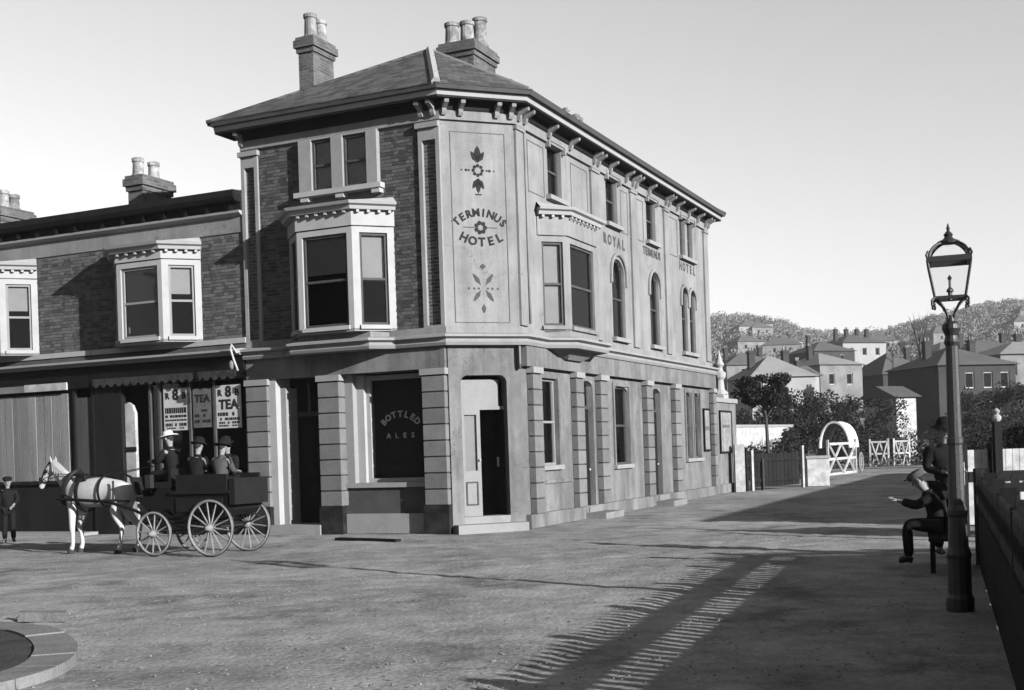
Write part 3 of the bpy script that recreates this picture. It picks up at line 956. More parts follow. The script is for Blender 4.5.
# notice boards (flat boards with papers)
def notice(F, s0, s1, z0, z1, n, parent, papers):
    b = MB().box(F, s0, s1, n, n + .04, z0, z1).build('notice_board', board_m, parent)
    fm = MB()
    fm.box(F, s0 - .06, s0, n, n + .06, z0 - .06, z1 + .06).box(F, s1, s1 + .06, n, n + .06, z0 - .06, z1 + .06)
    fm.box(F, s0, s1, n, n + .06, z0 - .06, z0).box(F, s0, s1, n, n + .06, z1, z1 + .06)
    fm.build('board_frame', black_paint, b)
    for a, c, d, e in papers:
        MB().box(F, a, c, n + .041, n + .045, d, e).build('poster', paper_old, b)
notice(FR, 14.02, 14.62, 1.5, 2.75, .003, hotel, [(14.06, 14.58, 2.1, 2.24)])

# --- chamfered corner entrance
d0, d1, dz0, dz1 = .26, 1.28, .32, 3.28
MB().wall(FK, 0.0, 1.61, 0, 3.9, [(d0, d1, .0, dz1)], .02, .35).build('rendered_wall', stucco_low, hotel)
for sg, e in ((1, d0), (-1, d1)):
    r = .16
    poly = [(e, dz1)] + [(e + sg * r * (1 - math.sin(math.pi / 2 * i / 6)), dz1 - r * (1 - math.cos(math.pi / 2 * i / 6))) for i in range(7)]
    MB().extr(FK, poly, -.33, .018).build('arch_corner', stucco_low, hotel)
MB().box(FK, .03, 1.58, -.35, .30, -.03, .17).build('doorstep', stone, hotel)
MB().box(FK, d0, d1, -.34, .015, .172, dz0).build('doorstep', stone, hotel)
MB().box(FK, d0, d1, -.27, -.19, 2.56, 2.63).build('transom', frame_pale, hotel)
MB().box(FK, d0 + .02, d1 - .1, -.24, -.225, 2.63, 3.2).build('fanlight_blind', frame_pale, hotel)
dl0, dl1 = d0 + .02, .73
dr = MB().wall(FK, dl0, dl1, dz0, 2.56, [(dl0 + .1, dl1 - .08, 1.28, 2.46)], -.19, .05).build('door', frame_pale, hotel)
MB().box(FK, dl0 + .1, dl1 - .08, -.22, -.214, 1.28, 2.46).build('pane', glass, dr)
MB().box(FK, dl0 + .1, dl1 - .08, -.26, -.25, 1.28, 2.44).build('blind', blind_m, dr)
pb = MB()
for z0_, z1_ in ((.55, .58), (1.02, 1.05)): pb.box(FK, dl0 + .1, dl1 - .08, -.19, -.175, z0_, z1_)
for q in (dl0 + .1, dl1 - .11): pb.box(FK, q, q + .03, -.19, -.175, .58, 1.02)
pb.build('panel_moulding', frame_dark, dr)
MB().lathe(FK.p(dl1 - .035, -.16, 1.5), [(0, -.03), (.02, -.02), (.028, 0), (.02, .02), (0, .03)], 10).build('door_handle', gilt, dr)
# the other leaf stands open into the dark lobby
do = MB().hexa([FK.p(a, b, z) for z in (dz0, 2.56) for a, b in ((d1 - .03, -.2), (d1 + .02, -.2), (d1 + .0, -.68), (d1 - .05, -.68))]).build('door', dark_wood, hotel, label='dark door leaf standing open into the lobby')
MB().box(FK, d1 - .09, d1 - .05, -.5, -.46, 1.35, 1.55).build('door_handle', gilt, do)
MB().tube([FK.p(1.56, .1, z) for z in (3.9, 3.5, 3.4)], [.05, .05, .035], 8).build('rainwater_head', iron, hotel)

# painted lettering and ornament on the chamfer
def arc_word(txt, F, cs, cz, r, a0, a1, size, m, parent, up=True, n=.003, sx=1.):
    k = len(txt)
    for i, ch in enumerate(txt):
        a = R_(a0 + (a1 - a0) * i / (k - 1))
        s = cs + r * math.sin(a)
        z = cz + r * math.cos(a) if up else cz - r * math.cos(a)
        # letters read left to right from outside
        put_text(ch, F, s, n, z, size, m, parent, 'painted_letter', tilt=(-a if up else a), sx=sx)
arc_word('TERMINUS', FK, .81, 5.95, .74, -44, 44, .225, letter_m, hotel, True, .006)
arc_word('HOTEL', FK, .83, 6.95, .88, -26, 27, .25, letter_m, hotel, False, .006)
def leaf_shape(F, s, z, ang, ln, wd, m=letter_m):
    u = (math.sin(ang), math.cos(ang)); v = (math.cos(ang), -math.sin(ang))
    pts = [(0, 0), (.5, .25), (1, .42), (.6, .8), (0, 1), (-.6, .8), (-1, .42), (-.5, .25)]
    poly = [(s + v[0] * p * wd + u[0] * q * ln, z + v[1] * p * wd + u[1] * q * ln) for p, q in pts]
    return poly
def ornament(polys, name, m):
    for p in polys: MB().extr(FK, p, .002, .007).build(name, m, hotel)
def disc(s, z, r, k=10): return [(s + r * math.cos(6.2832 * i / k), z + r * math.sin(6.2832 * i / k)) for i in range(k)]
P_ = []
c = (.80, 7.58)
P_ += [leaf_shape(FK, c[0], c[1] + .16, a, l, w_) for a, l, w_ in ((0, .36, .085), (-.55, .28, .06), (.55, .28, .06))]
P_ += [leaf_shape(FK, c[0], c[1] - .16, math.pi + a, l, w_) for a, l, w_ in ((0, .32, .065), (-.5, .26, .055), (.5, .26, .055))]
P_ += [disc(c[0] + .1 * math.cos(a), c[1] + .1 * math.sin(a), .038, 8) for a in [i * 6.2832 / 8 for i in range(8)]]
P_ += [disc(c[0] + sx * d_, c[1], r_, 8) for sx in (-1, 1) for d_, r_ in ((.2, .022), (.26, .03), (.36, .018))]
P_ += [[(c[0] - .07, c[1] - .52), (c[0] + .07, c[1] - .52), (c[0] + .07, c[1] - .495), (c[0] - .07, c[1] - .495)]]
ornament(P_, 'painted_ornament', letter_m)
P_ = [disc(.82 + .1 * math.cos(a), 6.38 + .1 * math.sin(a), .048, 8) for a in [i * 6.2832 / 7 for i in range(7)]]
P_ += [[(s0, 6.375), (s1, 6.375), (s1, 6.387), (s0, 6.387)] for s0, s1 in ((.44, .68), (.96, 1.2))]
ornament(P_, 'painted_rosette', letter_m)
P_ = [leaf_shape(FK, .84 + sx * .05, 5.12 + sz * .05, (0.62 if sz > 0 else math.pi - .62) * sx, .3, .05) for sx in (-1, 1) for sz in (-1, 1)]
P_ += [disc(.84 + sx * d_, 5.1, .025, 8) for sx in (-1, 1) for d_ in (.1, .2, .32)] + [leaf_shape(FK, .84, 5.5, 0, .12, .07), leaf_shape(FK, .84, 4.78, math.pi, .2, .05)]
ornament(P_, 'painted_ornament', letter_faded)
# names along the right front
for txt, s0, s1, zz in (('ROYAL', 5.3, 7.05, 6.98), ('TERMINUS', 8.5, 10.1, 7.1), ('HOTEL', 11.9, 13.7, 7.1)):
    for i, ch in enumerate(txt):
        put_text(ch, FR, s0 + (s1 - s0) * (i + .5) / len(txt), .006, zz, .36 if txt != 'TERMINUS' else .3, letter_faded, hotel, 'painted_letter')

# --- ground floor: left front
LZ = 3.44
plinth_m = mat('plinth_tar', .02, .4, 3, 30, .3, .8, blotch=(3, .6))
for a, b_ in ((.02, .56), (2.60, 3.14), (4.48, 5.05)):
    rusticated(FL, a, b_, .60, LZ, -.35, .14, 8, hotel)
    MB().box(FL, a - .03, b_ + .03, -.35, .17, 0, .60).build('plinth', plinth_m, hotel)
MB().box(FL, .02, SL, -.35, .10, LZ + .002, 3.90).build('frieze', stucco_low, hotel)
# shop-like bar window
MB().box(FL, .56, 2.60, -.62, -.58, 0, LZ).build('recess_back', frame_dark, hotel)
MB().box(FL, .56, 2.60, -.58, .02, 0, .42).build('window_step', stone, hotel)
MB().box(FL, .56, 2.60, -.58, -.12, .42, .98).build('stall_riser', frame_dark, hotel)
MB().box(FL, .57, 2.59, -.58, -.05, .98, 1.08).build('window_ledge', stone, hotel)
MB().box(FL, 2.40, 2.60, -.58, -.1, 1.08, LZ).build('window_jamb', stone, hotel)
MB().box(FL, 2.22, 2.40, -.56, -.26, 1.082, LZ - .02).build('window_jamb', white_trim, hotel)
bw_ = MB()
bw_.box(FL, 2.12, 2.22, -.5, -.36, 1.082, 3.4).box(FL, .57, .67, -.5, -.36, 1.082, 3.4).box(FL, .67, 2.12, -.5, -.36, 3.3, 3.4).box(FL, .67, 2.12, -.5, -.36, 1.082, 1.17)
bwin = bw_.build('bar_window', white_trim, hotel)
MB().box(FL, .67, 2.12, -.44, -.434, 1.17, 3.3).build('pane', glass, bwin)
for i, ch in enumerate('BOTTLED'):
    a = R_(-52 + 104 * i / 6)
    put_text(ch, FL, 1.42 - .52 * math.sin(a), -.425, 2.12 + .42 * math.cos(a), .19, gilt, hotel, 'gilt_letter', tilt=-a)
for i, ch in enumerate('ALES'):
    put_text(ch, FL, 1.42 - (-.3 + .2 * i), -.425, 2.08, .15, gilt, hotel, 'gilt_letter')
# side doorway
MB().box(FL, 4.30, 4.48, -.5, .06, .2, LZ).build('door_jamb', white_trim, hotel)
MB().box(FL, 4.16, 4.30, -.55, -.12, .2, LZ - .2).build('door_jamb', stone, hotel)
MB().box(FL, 3.14, 4.48, -.55, .22, -.03, .2).build('doorstep', stone, hotel)
sd_ = MB().box(FL, 3.14, 4.16, -.66, -.60, .2, 2.6).build('door', black_paint, hotel)
for q in (3.25, 3.72):
    for z0_, z1_ in ((.4, 1.1), (1.3, 2.4)):
        MB().box(FL, q, q + .36, -.60, -.585, z0_, z1_).build('door_panel', dark_wood, sd_)
MB().lathe(FL.p(3.3, -.56, 1.2), [(0, -.03), (.025, -.02), (.03, 0), (.02, .02), (0, .03)], 10).build('door_handle', gilt, sd_)
MB().box(FL, 3.14, 4.16, -.62, -.56, 2.6, 2.7).build('transom', frame_dark, hotel)
MB().box(FL, 3.14, 4.16, -.6, -.594, 2.7, LZ).build('fanlight', glass, hotel)

# ================================================================== YARD WALL BEYOND THE HOTEL
yw = empty('yard_wall', FR.p(16.8, -.3, 0), 'pale rendered yard wall with framed notice board, joined to the hotel end', 'wall')
MB().box(FR, 15.125, 18.3, -.35, -.02, 0, 3.05).build('wall', stucco_low, yw)
MB().box(FR, 15.125, 18.34, -.4, .05, 3.052, 3.2).build('coping', stone, yw)
MB().box(FR, 15.13, 18.3, -.02, .06, 0, .3).build('plinth', stucco_low, yw)
notice(FR, 16.05, 17.45, 1.4, 2.72, -.017, yw, [(16.3, 17.2, 2.2, 2.3)])
fin = FR.p(16.9, -.18, 3.2)
urn = empty('stone_finial', fin, 'pale stone finial with slender tapering top on the yard wall', 'finial')
MB().box(Fr(fin.xy, uR, nR), -.32, .32, -.2, .2, 3.2, 3.34).build('base', white_trim, urn)
MB().lathe(fin, [(.27, .141), (.27, .2), (.16, .3), (.13, .62), (.2, .72), (.22, .86), (.12, .95), (.1, 1.05), (.17, 1.15), (.09, 1.32), (.02, 1.62)], 12).build('shaft', white_trim, urn)

# ================================================================== THE TERRACE TO THE LEFT
def terrace(s0, s1, label, bays, chim):
    t = empty('terrace_house', FL.p((s0 + s1) / 2, -2, 0), label, 'house', 'brick terrace houses over shops')
    hs = [(b0 + .15, b1 - .15, 4.5, 6.2) for b0, b1 in bays]
    MB().wall(FL, s0, s1, 4.30, 6.80, [(max(a, s0), min(b, s1), c, d) for a, b, c, d in hs if b > s0 and a < s1], 0, .3).build('brick_wall', mortar_m, t)
    tw = [o for o in t.children][-1]
    lay_bricks(FL, s0, s1, 4.43, 6.8, [(b0 - .02, b1 + .02, 4.3, 6.82) for b0, b1 in bays], 0, tw, brick_pale, (s0 + .8, 5.6))
    MB().box(FL, s0, s1, -.3, .03, 6.802, 7.16).build('frieze', stucco, t)
    P2 = [FL.p(s1, 0, 0).xy, FL.p(s0, 0, 0).xy]
    mould('cornice', [(-.2, 7.162), (.05, 7.162), (.16, 7.22), (.18, 7.27), (-.2, 7.27)], white_trim, t, P2)
    mould('eaves_board', [(-.2, 7.272), (.10, 7.272), (.10, 7.46), (-.2, 7.46)], dark_wood, t, P2)
    mould('gutter', [(-.2, 7.462), (.30, 7.462), (.36, 7.56), (.36, 7.70), (-.2, 7.70)], dark_wood, t, P2)
    k = s0 + .25
    while k < s1:
        bracket(FL, k, .102, 7.30, t, eave_sm); k += .62
    MB().hexa([FL.p(a, n, z) for a, n, z in ((s0, .3, 7.62), (s1, .3, 7.62), (s1, -4.6, 8.15), (s0, -4.6, 8.15), (s0, .3, 7.705), (s1, .3, 7.705), (s1, -4.6, 8.3), (s0, -4.6, 8.3))]).build('roof', slate, t)
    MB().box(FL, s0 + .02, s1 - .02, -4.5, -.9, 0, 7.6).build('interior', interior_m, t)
    for b0, b1 in bays:
        if b0 < s1:
            bay(FL, b0, b1, .62, 4.42, 6.30, 6.66, t, .12, .15, white_trim, [(blind_m, .4), (blind_m, .48), (blind_m, .4)])
    mould('sill_band', [(-.2, 4.30), (.09, 4.30), (.09, 4.42), (-.2, 4.42)], white_trim, t, P2)
    mould('shop_cornice', [(-.2, 4.02), (.30, 4.02), (.34, 4.06), (.46, 4.09), (.46, 4.14), (.2, 4.17), (-.2, 4.17)], stone, t, P2)
    mould('lead_apron', [(-.2, 4.172), (.12, 4.172), (.05, 4.298), (-.2, 4.298)], frame_dark, t, P2)
    mould('shop_fascia', [(-.2, 3.52), (.14, 3.52), (.20, 4.018), (-.2, 4.018)], black_paint, t, P2)
    for sa, sb, na, nb, z0, z1, po in chim:
        c = chimney(FL, sa, sb, na, nb, z0, z1, po, t, .15, .5)
    return t
eave_sm = MB().hexa([(x * .04, -y * .12, z * .14) for z in (0, 1) for x, y in ((-1, 0), (1, 0), (1, 1), (-1, 1))]).mesh('eaves_bracket', black_paint)
shopA = terrace(5.06, 9.62, 'brick terrace house over a dark shop with tea posters, adjoining the hotel', [(6.30, 8.86)], [(8.86, 9.32, -2.1, -1.05, 7.8, 8.78, [(9.2, -1.3, 1.0), (9.1, -1.75, .95)])])
shopB = terrace(9.63, 14.6, 'brick terrace house over a boarded-up shop front of vertical planks', [(11.35, 13.95)], [(13.65, 14.1, -2.1, -1.05, 7.8, 8.55, [(13.8, -1.3, .95), (13.9, -1.75, .9)])])

shopC = terrace(14.61, 19.4, 'brick terrace house over a plain dark shop at the far end of the row', [(16.3, 18.9)], [(18.5, 18.95, -2.1, -1.05, 7.8, 8.55, [(18.65, -1.3, .95), (18.75, -1.75, .9)])])
MB().box(FL, 14.62, 19.4, -.12, .04, 0, .9).build('stall_riser', black_paint, shopC)
MB().box(FL, 14.62, 19.4, -.05, -.04, .9, 3.5).build('shop_glass', glass, shopC)
for s_ in (14.7, 15.8, 16.9, 18.0, 19.3): MB().box(FL, s_ - .04, s_ + .04, -.08, .03, .9, 3.52).build('mullion', dark_wood, shopC)
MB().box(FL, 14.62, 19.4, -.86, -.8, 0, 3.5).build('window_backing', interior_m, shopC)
MB().box(FL, 19.4, 19.7, -4.6, .02, 0, 7.7).build('end_wall', brick_terr, shopC)
# --- tea shop front: dark framed glass, posters, half-open door
def vposts(F, ss, wd, n0, n1, z0, z1, m, parent, name='mullion'):
    for s in ss: MB().box(F, s - wd / 2, s + wd / 2, n0, n1, z0, z1).build(name, m, parent)
MB().box(FL, 5.06, 7.95, -.10, .06, 0, .78).build('stall_riser', black_paint, shopA)
MB().box(FL, 5.06, 7.95, -.2, .14, .78, .86).build('window_ledge', dark_wood, shopA)
vposts(FL, (5.12, 6.03, 6.73, 7.62, 7.9), .06, -.06, .04, .86, 3.52, mat('mullion_paint', .05, .3, 4, 30, .1, .6), shopA)
MB().box(FL, 5.06, 7.95, -.02, -.012, .86, 3.5).build('shop_glass', glass, shopA)
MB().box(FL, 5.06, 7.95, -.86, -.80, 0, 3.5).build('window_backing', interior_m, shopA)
# doorway with a pale arched reveal
MB().box(FL, 8.75, 9.60, -.1, .05, 0, 3.52).build('shop_pier', dark_wood, shopA)
dj = [(8.42, .3), (8.72, .3), (8.72, 3.08), (8.62, 3.12), (8.50, 3.05), (8.42, 2.86)]
MB().extr(FL, dj, -.12, -.03).build('door_leaf', white_paint, shopA, label='pale arched door leaf standing ajar')
MB().box(FL, 8.40, 8.74, -.03, -.005, 1.95, 2.06).build('door_bar', dark_wood, shopA)
MB().box(FL, 7.95, 8.75, -.7, .1, -.02, .2).build('doorstep', stone, shopA)
MB().box(FL, 7.95, 8.40, -.75, -.7, .2, 3.5).build('door', black_paint, shopA)
# scalloped valance under the fascia
vb = MB()
for i in range(18):
    s = 5.25 + i * .235
    vb.extr(FL, [(s, 3.70), (s, 3.56)] + [(s + .0275 + .18 * (j / 6), 3.56 - .07 * math.sin(math.pi * j / 6)) for j in range(7)] + [(s + .225, 3.56), (s + .225, 3.70)], .205, .22)
vb.build('valance', mat('valance_cloth', .03, .5, 6, 30, .2, .9), shopA)
def poster(s0, s1, z0, z1, m, rows, parent, dark):
    n = .02
    p = MB().box(FL, s0, s1, n - .012, n, z0, z1).build('poster', m, parent)
    ink = MB()
    for za, zb, fa in rows:
        x = s0 + .05
        rnd = random.Random(int(za * 1000))
        while x < s1 - .06:
            wd = rnd.uniform(.03, .09)
            if rnd.random() < fa: ink.box(FL, x, min(x + wd, s1 - .04), n + .001, n + .003, za, zb)
            x += wd + .014
    ink.build('print', letter_m, p, kind='stuff')
    return p
rows = [(2.92, 3.05, .0), (2.78, 2.9, .8), (2.66, 2.72, .7), (2.58, 2.63, .7), (2.48, 2.53, .6)]
pA = poster(6.79, 7.5, 2.40, 3.38, paper, [(2.80, 2.93, .85), (2.70, 2.76, .8), (2.62, 2.66, .8), (2.5, 2.57, .7), (2.44, 2.47, .7)], shopA, 1)
pB = poster(6.10, 6.64, 2.44, 3.34, paper_old, [(2.80, 2.86, .6), (2.68, 2.75, .6), (2.55, 2.62, .6)], shopA, 0)
pC = poster(5.28, 5.98, 2.40, 3.38, paper, [(2.68, 2.76, .75), (2.58, 2.64, .8), (2.5, 2.55, .7), (2.44, 2.475, .7)], shopA, 1)
for p, sc0, ms in ((pA, 7.145, letter_m), (pC, 5.63, letter_m)):
    put_text('8', FL, sc0, .023, 3.22, .34, ms, p, 'print')
    for q in (-.24, .24):
        put_text('R' if q > 0 else 'B', FL, sc0 + q, .023, 3.2, .2, ms, p, 'print')
put_text('TEA', FL, 5.63, .023, 2.93, .30, letter_m, pC, 'print')
put_text('TEA', FL, 6.37, .023, 3.1, .24, letter_m, pB, 'print')

# --- boarded front
MB().box(FL, 9.63, 14.6, -.12, .02, 0, 1.22).build('stall_riser', dark_wood, shopB)
MB().box(FL, 10.25, 14.6, -.1, .10, 1.22, 1.30).build('window_ledge', dark_wood, shopB)
pw = .262
pm = box_mesh('plank', pw - .012, .035, 2.12, plank_m, .006)
for i in range(16):
    s = 10.42 + pw * (i + .5)
    child('plank', pm, shopB, FL.p(s, .045 + random.uniform(-.006, .006), 1.301), FL.ang())
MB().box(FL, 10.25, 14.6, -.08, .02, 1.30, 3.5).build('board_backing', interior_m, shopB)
MB().box(FL, 10.32, 11.7, .15, .19, 3.5, 3.68).build('sign_strip', white_paint, shopB)
MB().box(FL, 11.7, 14.6, .15, .185, 3.5, 3.66).build('sign_strip', mat('sign_dull', .12, .3, 3, 30, .1, .8), shopB)
MB().box(FL, 9.66, 10.22, -.1, .0, .05, 3.3).build('door', mat('door_grey', .05, .3, 3, 30, .2, .7, stretch=(2, 2, .3)), shopB)
vposts(FL, (9.64, 10.24), .07, -.1, .06, 0, 3.52, dark_wood, shopB, 'door_post')
MB().box(FL, 9.6, 14.6, -.1, .55, -.03, .06).build('shop_step', stone, shopB)

# little bracket lamp between hotel and shop
br = empty('wall_bracket', FL.p(5.0, .2, 3.3), 'small pale iron bracket with hanging hook between hotel and tea shop', 'bracket')
bp_pts = [FL.p(5.02, .46, 4.05), FL.p(5.05, .60, 4.22), FL.p(5.0, .70, 4.12), FL.p(4.92, .70, 3.88), FL.p(4.80, .72, 3.62)]
MB().tube(bp_pts, .022, 6).build('arm', white_paint, br)
MB().tube([FL.p(5.06, .0, 4.06), FL.p(5.06, .3, 4.08), FL.p(5.02, .46, 4.05)], .02, 6).build('stay', white_paint, br)
MB().lathe(FL.p(4.98, .70, 3.66), [(.02, 0), (.05, .04), (.06, .14), (.03, .18), (.01, .2)], 10).build('lamp_bowl', mat('lamp_grey', .15, .2, 5, 30, .1, .5), br)

# ================================================================== ROUNDED PAVEMENT CORNER, LOWER LEFT
kp = [(-9.5, 13.9), (-8.2, 13.6), (-6.9, 13.2), (-5.5, 12.6), (-4.85, 12.15), (-4.40, 11.6), (-4.05, 10.95), (-3.82, 10.3), (-3.74, 9.7), (-3.86, 9.15), (-4.15, 8.7), (-4.7, 8.2), (-5.6, 7.7), (-6.8, 7.3)]
kp = [Vector(p) for p in kp]
def cat(P, k):
    out = []
    for i in range(len(P) - 1):
        p0, p1, p2, p3 = P[max(0, i - 1)], P[i], P[i + 1], P[min(len(P) - 1, i + 2)]
        for j in range(k):
            t = j / k
            out.append(.5 * ((2 * p1) + (p2 - p0) * t + (2 * p0 - 5 * p1 + 4 * p2 - p3) * t * t + (3 * p1 - p0 - 3 * p2 + p3) * t ** 3))
    return out + [P[-1]]
kp = cat(kp, 4)
def inner(i, d):
    a = kp[max(0, i - 1)]; b = kp[min(len(kp) - 1, i + 1)]
    t = (b - a).normalized(); return kp[i] + Vector((t.y, -t.x)) * d
pv = MB().prism([tuple(inner(i, .3)) for i in range(len(kp))] + [(-9.5, 7.3)], -.05, .07).build('pavement', soil, label='rounded corner of raised pavement with stone kerb and dark earth', cat='pavement', kind='structure')
for i in range(0, len(kp) - 1, 4):
    ii = list(range(i, i + 5))
    ga = (kp[i + 1] - kp[i]).normalized() * .006; gb_ = (kp[i + 4] - kp[i + 3]).normalized() * .006
    oo = [kp[k] for k in ii]; nn_ = [inner(k, .36) for k in ii]
    oo[0] = oo[0] + ga; nn_[0] = nn_[0] + ga; oo[4] = oo[4] - gb_; nn_[4] = nn_[4] - gb_
    h = .085 + random.uniform(-.006, .006)
    MB().prism(oo + nn_[::-1], -.06, h).build('kerb_stone', kerb_m, pv)
ks = MB().hexa([Vector((-5.25 + x * .29 - y * .02, 13.22 + y * .1 - x * .08, z * .10 - .01)) for z in (0, 1) for x, y in ((-1, -1), (1, -.8), (.96, 1), (-1, .9))]).build('loose_stone', kerb_m, label='loose pale kerb stone lying beyond the rounded pavement corner', cat='stone')
pl_ = MB().hexa([Vector((x, y, z)) for z in (-.01, .045) for x, y in ((-3.69, 24.18), (-2.37, 23.12), (-2.27, 23.24), (-3.59, 24.31))]).build('plank', dark_wood, label='dark plank lying on the road in front of the bar window', cat='plank')

lamp_glass = glass.copy(); lamp_glass.name = 'lamp_glass'
for n in lamp_glass.node_tree.nodes:
    if n.type == 'BSDF_TRANSPARENT': n.inputs[0].default_value = (.97, .97, .97, 1)
    if n.type == 'FRESNEL': n.inputs[0].default_value = 1.12
# ================================================================== STREET LAMP
def street_lamp(loc):
    x, y = loc
    t = empty('street_lamp', (x, y, 0), 'cast iron street lamp with tapering glass lantern and crowned top', 'street lamp')
    L_ = lambda prof, n, m, seg=16, par=t, sm=False: MB().lathe((0, 0, 0), prof, seg).build(n, m, par, local=True, smooth=sm)
    L_([(.13, 0), (.13, .12), (.11, .16), (.11, .5), (.12, .54), (.095, .62), (.085, .9), (.095, .93), (.095, .97), (.078, 1.02)], 'base', iron, 12)
    L_([(.078, 1.02), (.072, 1.6), (.078, 1.62), (.078, 1.66), (.068, 1.68), (.058, 2.56)], 'post', iron, 12)
    L_([(.06, 2.56), (.075, 2.60), (.065, 2.63), (.06, 2.66), (.088, 2.73), (.085, 2.77), (.05, 2.80), (.035, 2.86)], 'capital', iron, 14)
    zb, zt, hb, ht = 3.01, 3.36, .135, .195
    corners = lambda h: [(h, h), (-h, h), (-h, -h), (h, -h)]
    bars = []
    for (a, b), (c, d) in zip(corners(hb), corners(ht)):
        bars.append(MB().tube([(a, b, zb), (c, d, zt)], .013, 6))
    lan = None
    for h, z, th in ((hb + .015, zb, .028), (ht + .012, zt, .055)):
        k = MB()
        r0 = corners(h); r1 = corners(h - .045)
        for i in range(4):
            j = (i + 1) % 4
            k.hexa([(*r0[i], z), (*r0[j], z), (*r1[j], z), (*r1[i], z), (*r0[i], z + th), (*r0[j], z + th), (*r1[j], z + th), (*r1[i], z + th)])
        if lan is None:
            lan = k.build('lantern', iron, t, local=True)
            for q in bars: q.build('lantern_bar', iron, lan, local=True)
        else: k.build('rim', iron, lan, local=True)
    g = corners(hb - .004); h_ = corners(ht - .006)
    for i in range(4):
        j = (i + 1) % 4
        a, b, c, d = Vector((*g[i], zb + .03)), Vector((*g[j], zb + .03)), Vector((*h_[j], zt)), Vector((*h_[i], zt))
        n = (b - a).cross(c - a).normalized() * .004
        MB().hexa([a, b, b + n, a + n, d, c, c + n, d + n]).build('pane', lamp_glass, lan, local=True)
    # curved legs from capital to lantern, scroll ears
    for i in range(4):
        a = math.pi / 4 + i * math.pi / 2
        e = Vector((math.cos(a), math.sin(a), 0))
        MB().tube([e * .03 + Vector((0, 0, 2.80)), e * .05 + Vector((0, 0, 2.88)), e * .11 + Vector((0, 0, 2.96)), e * .185 + Vector((0, 0, 3.02))], .012, 6).build('lantern_leg', iron, t, local=True)
        MB().tube([e * .20 + Vector((0, 0, 3.03)), e * .235 + Vector((0, 0, 3.0)), e * .235 + Vector((0, 0, 2.95)), e * .205 + Vector((0, 0, 2.94)), e * .20 + Vector((0, 0, 2.97))], .012, 6).build('scroll', iron, t, local=True)
        MB().tube([e * .26 + Vector((0, 0, zt + .02)), e * .29 + Vector((0, 0, zt + .07)), e * .265 + Vector((0, 0, zt + .11))], .012, 6).build('scroll', iron, t, local=True)
        # crown ribs
        MB().tube([e * (.255 * math.cos(q)) + Vector((0, 0, zt + .05 + .16 * math.sin(q))) for q in [math.pi / 2 * j / 8 for j in range(8)]], .013, 6).build('crown_rib', iron, t, local=True)
    # crown glass
    cg = MB()
    for i in range(4):
        a0, a1 = math.pi / 4 + i * math.pi / 2, math.pi / 4 + (i + 1) * math.pi / 2
        prev = None
        for j in range(5):
            q = math.pi / 2 * j / 5
            P2 = [Vector((.25 * math.cos(q) * math.cos(a), .25 * math.cos(q) * math.sin(a), zt + .05 + .155 * math.sin(q))) for a in (a0, a1)]
            if prev: cg.add(prev + P2[::-1], [(0, 1, 2, 3)])
            prev = P2
    cg.build('crown_pane', lamp_glass, lan, local=True)
    L_([(.03, 3.545), (.10, 3.555), (.105, 3.575), (.05, 3.60), (.035, 3.62), (.045, 3.64), (.03, 3.66), (.012, 3.68), (.018, 3.70), (.004, 3.75)], 'finial', iron, 12)
    L_([(.02, 3.0), (.02, 3.08), (.035, 3.09), (.03, 3.11), (.012, 3.13), (.012, 3.2), (.022, 3.22), (.004, 3.25)], 'burner', iron, 8)
    MB().tube([(-.24, 0, 2.62), (.24, 0, 2.62)], .012, 6).build('ladder_bar', iron, t, local=True) if False else None
    t.rotation_euler.z = R_(-20)
    return t
street_lamp((4.26, 11.66))

# ================================================================== PICKET FENCE ON A BOARDED BASE, RIGHT FOREGROUND
def fence(P0, P1, P2):
    t = empty('picket_fence', (P1[0], P1[1], 0), 'dark boarded fence with open pickets along the top, turning behind the street lamp', 'fence')
    def leg(a, b):
        a, b = Vector(a), Vector(b)
        u = (b - a).normalized(); F = Fr(a, u, Vector((u.y, -u.x))); L_ = (b - a).length
        nb = int(L_ / .2)
        bme = box_mesh('board', L_ / nb - .0015, .03, .76, creosote)
        for i in range(nb):
            child('board', bme, t, F.p(L_ * (i + .5) / nb, 0, -.01), F.ang())
        k = int(L_ / 2)
        for i in range(k + 1):
            MB().box(F, L_ * i / k - .06, L_ * i / k + .06, .02, .14, -.02, 1.25).build('post', creosote, t)
        for z0, z1 in ((.93, 1.05), (.3, .42), (.74, .80)):
            MB().box(F, 0, L_, .016, .075, z0, z1).build('rail', creosote, t)
        npk = int(L_ / .19)
        pk = MB().add([(-.052, -.012, 0), (.052, -.012, 0), (.052, .012, 0), (-.052, .012, 0), (-.052, -.012, .52), (.052, -.012, .52), (.052, .012, .52), (-.052, .012, .52), (0, -.012, .58), (0, .012, .58)],
                      [(0, 1, 2, 3), (0, 1, 5, 8, 4), (3, 2, 6, 9, 7), (1, 2, 6, 5), (0, 3, 7, 4), (5, 6, 9, 8), (4, 7, 9, 8)]).mesh('picket', creosote)
        for i in range(npk):
            o = child('picket', pk, t, F.p(L_ * (i + .5) / npk, 0, .612 + random.uniform(-.01, .01)), F.ang())
            o.rotation_euler.y = random.uniform(-.03, .03)
    leg(P0, P1); leg(P1, P2)
    return t
fence((1.95, 4.2), (6.05, 15.8), (13.0, 15.2))

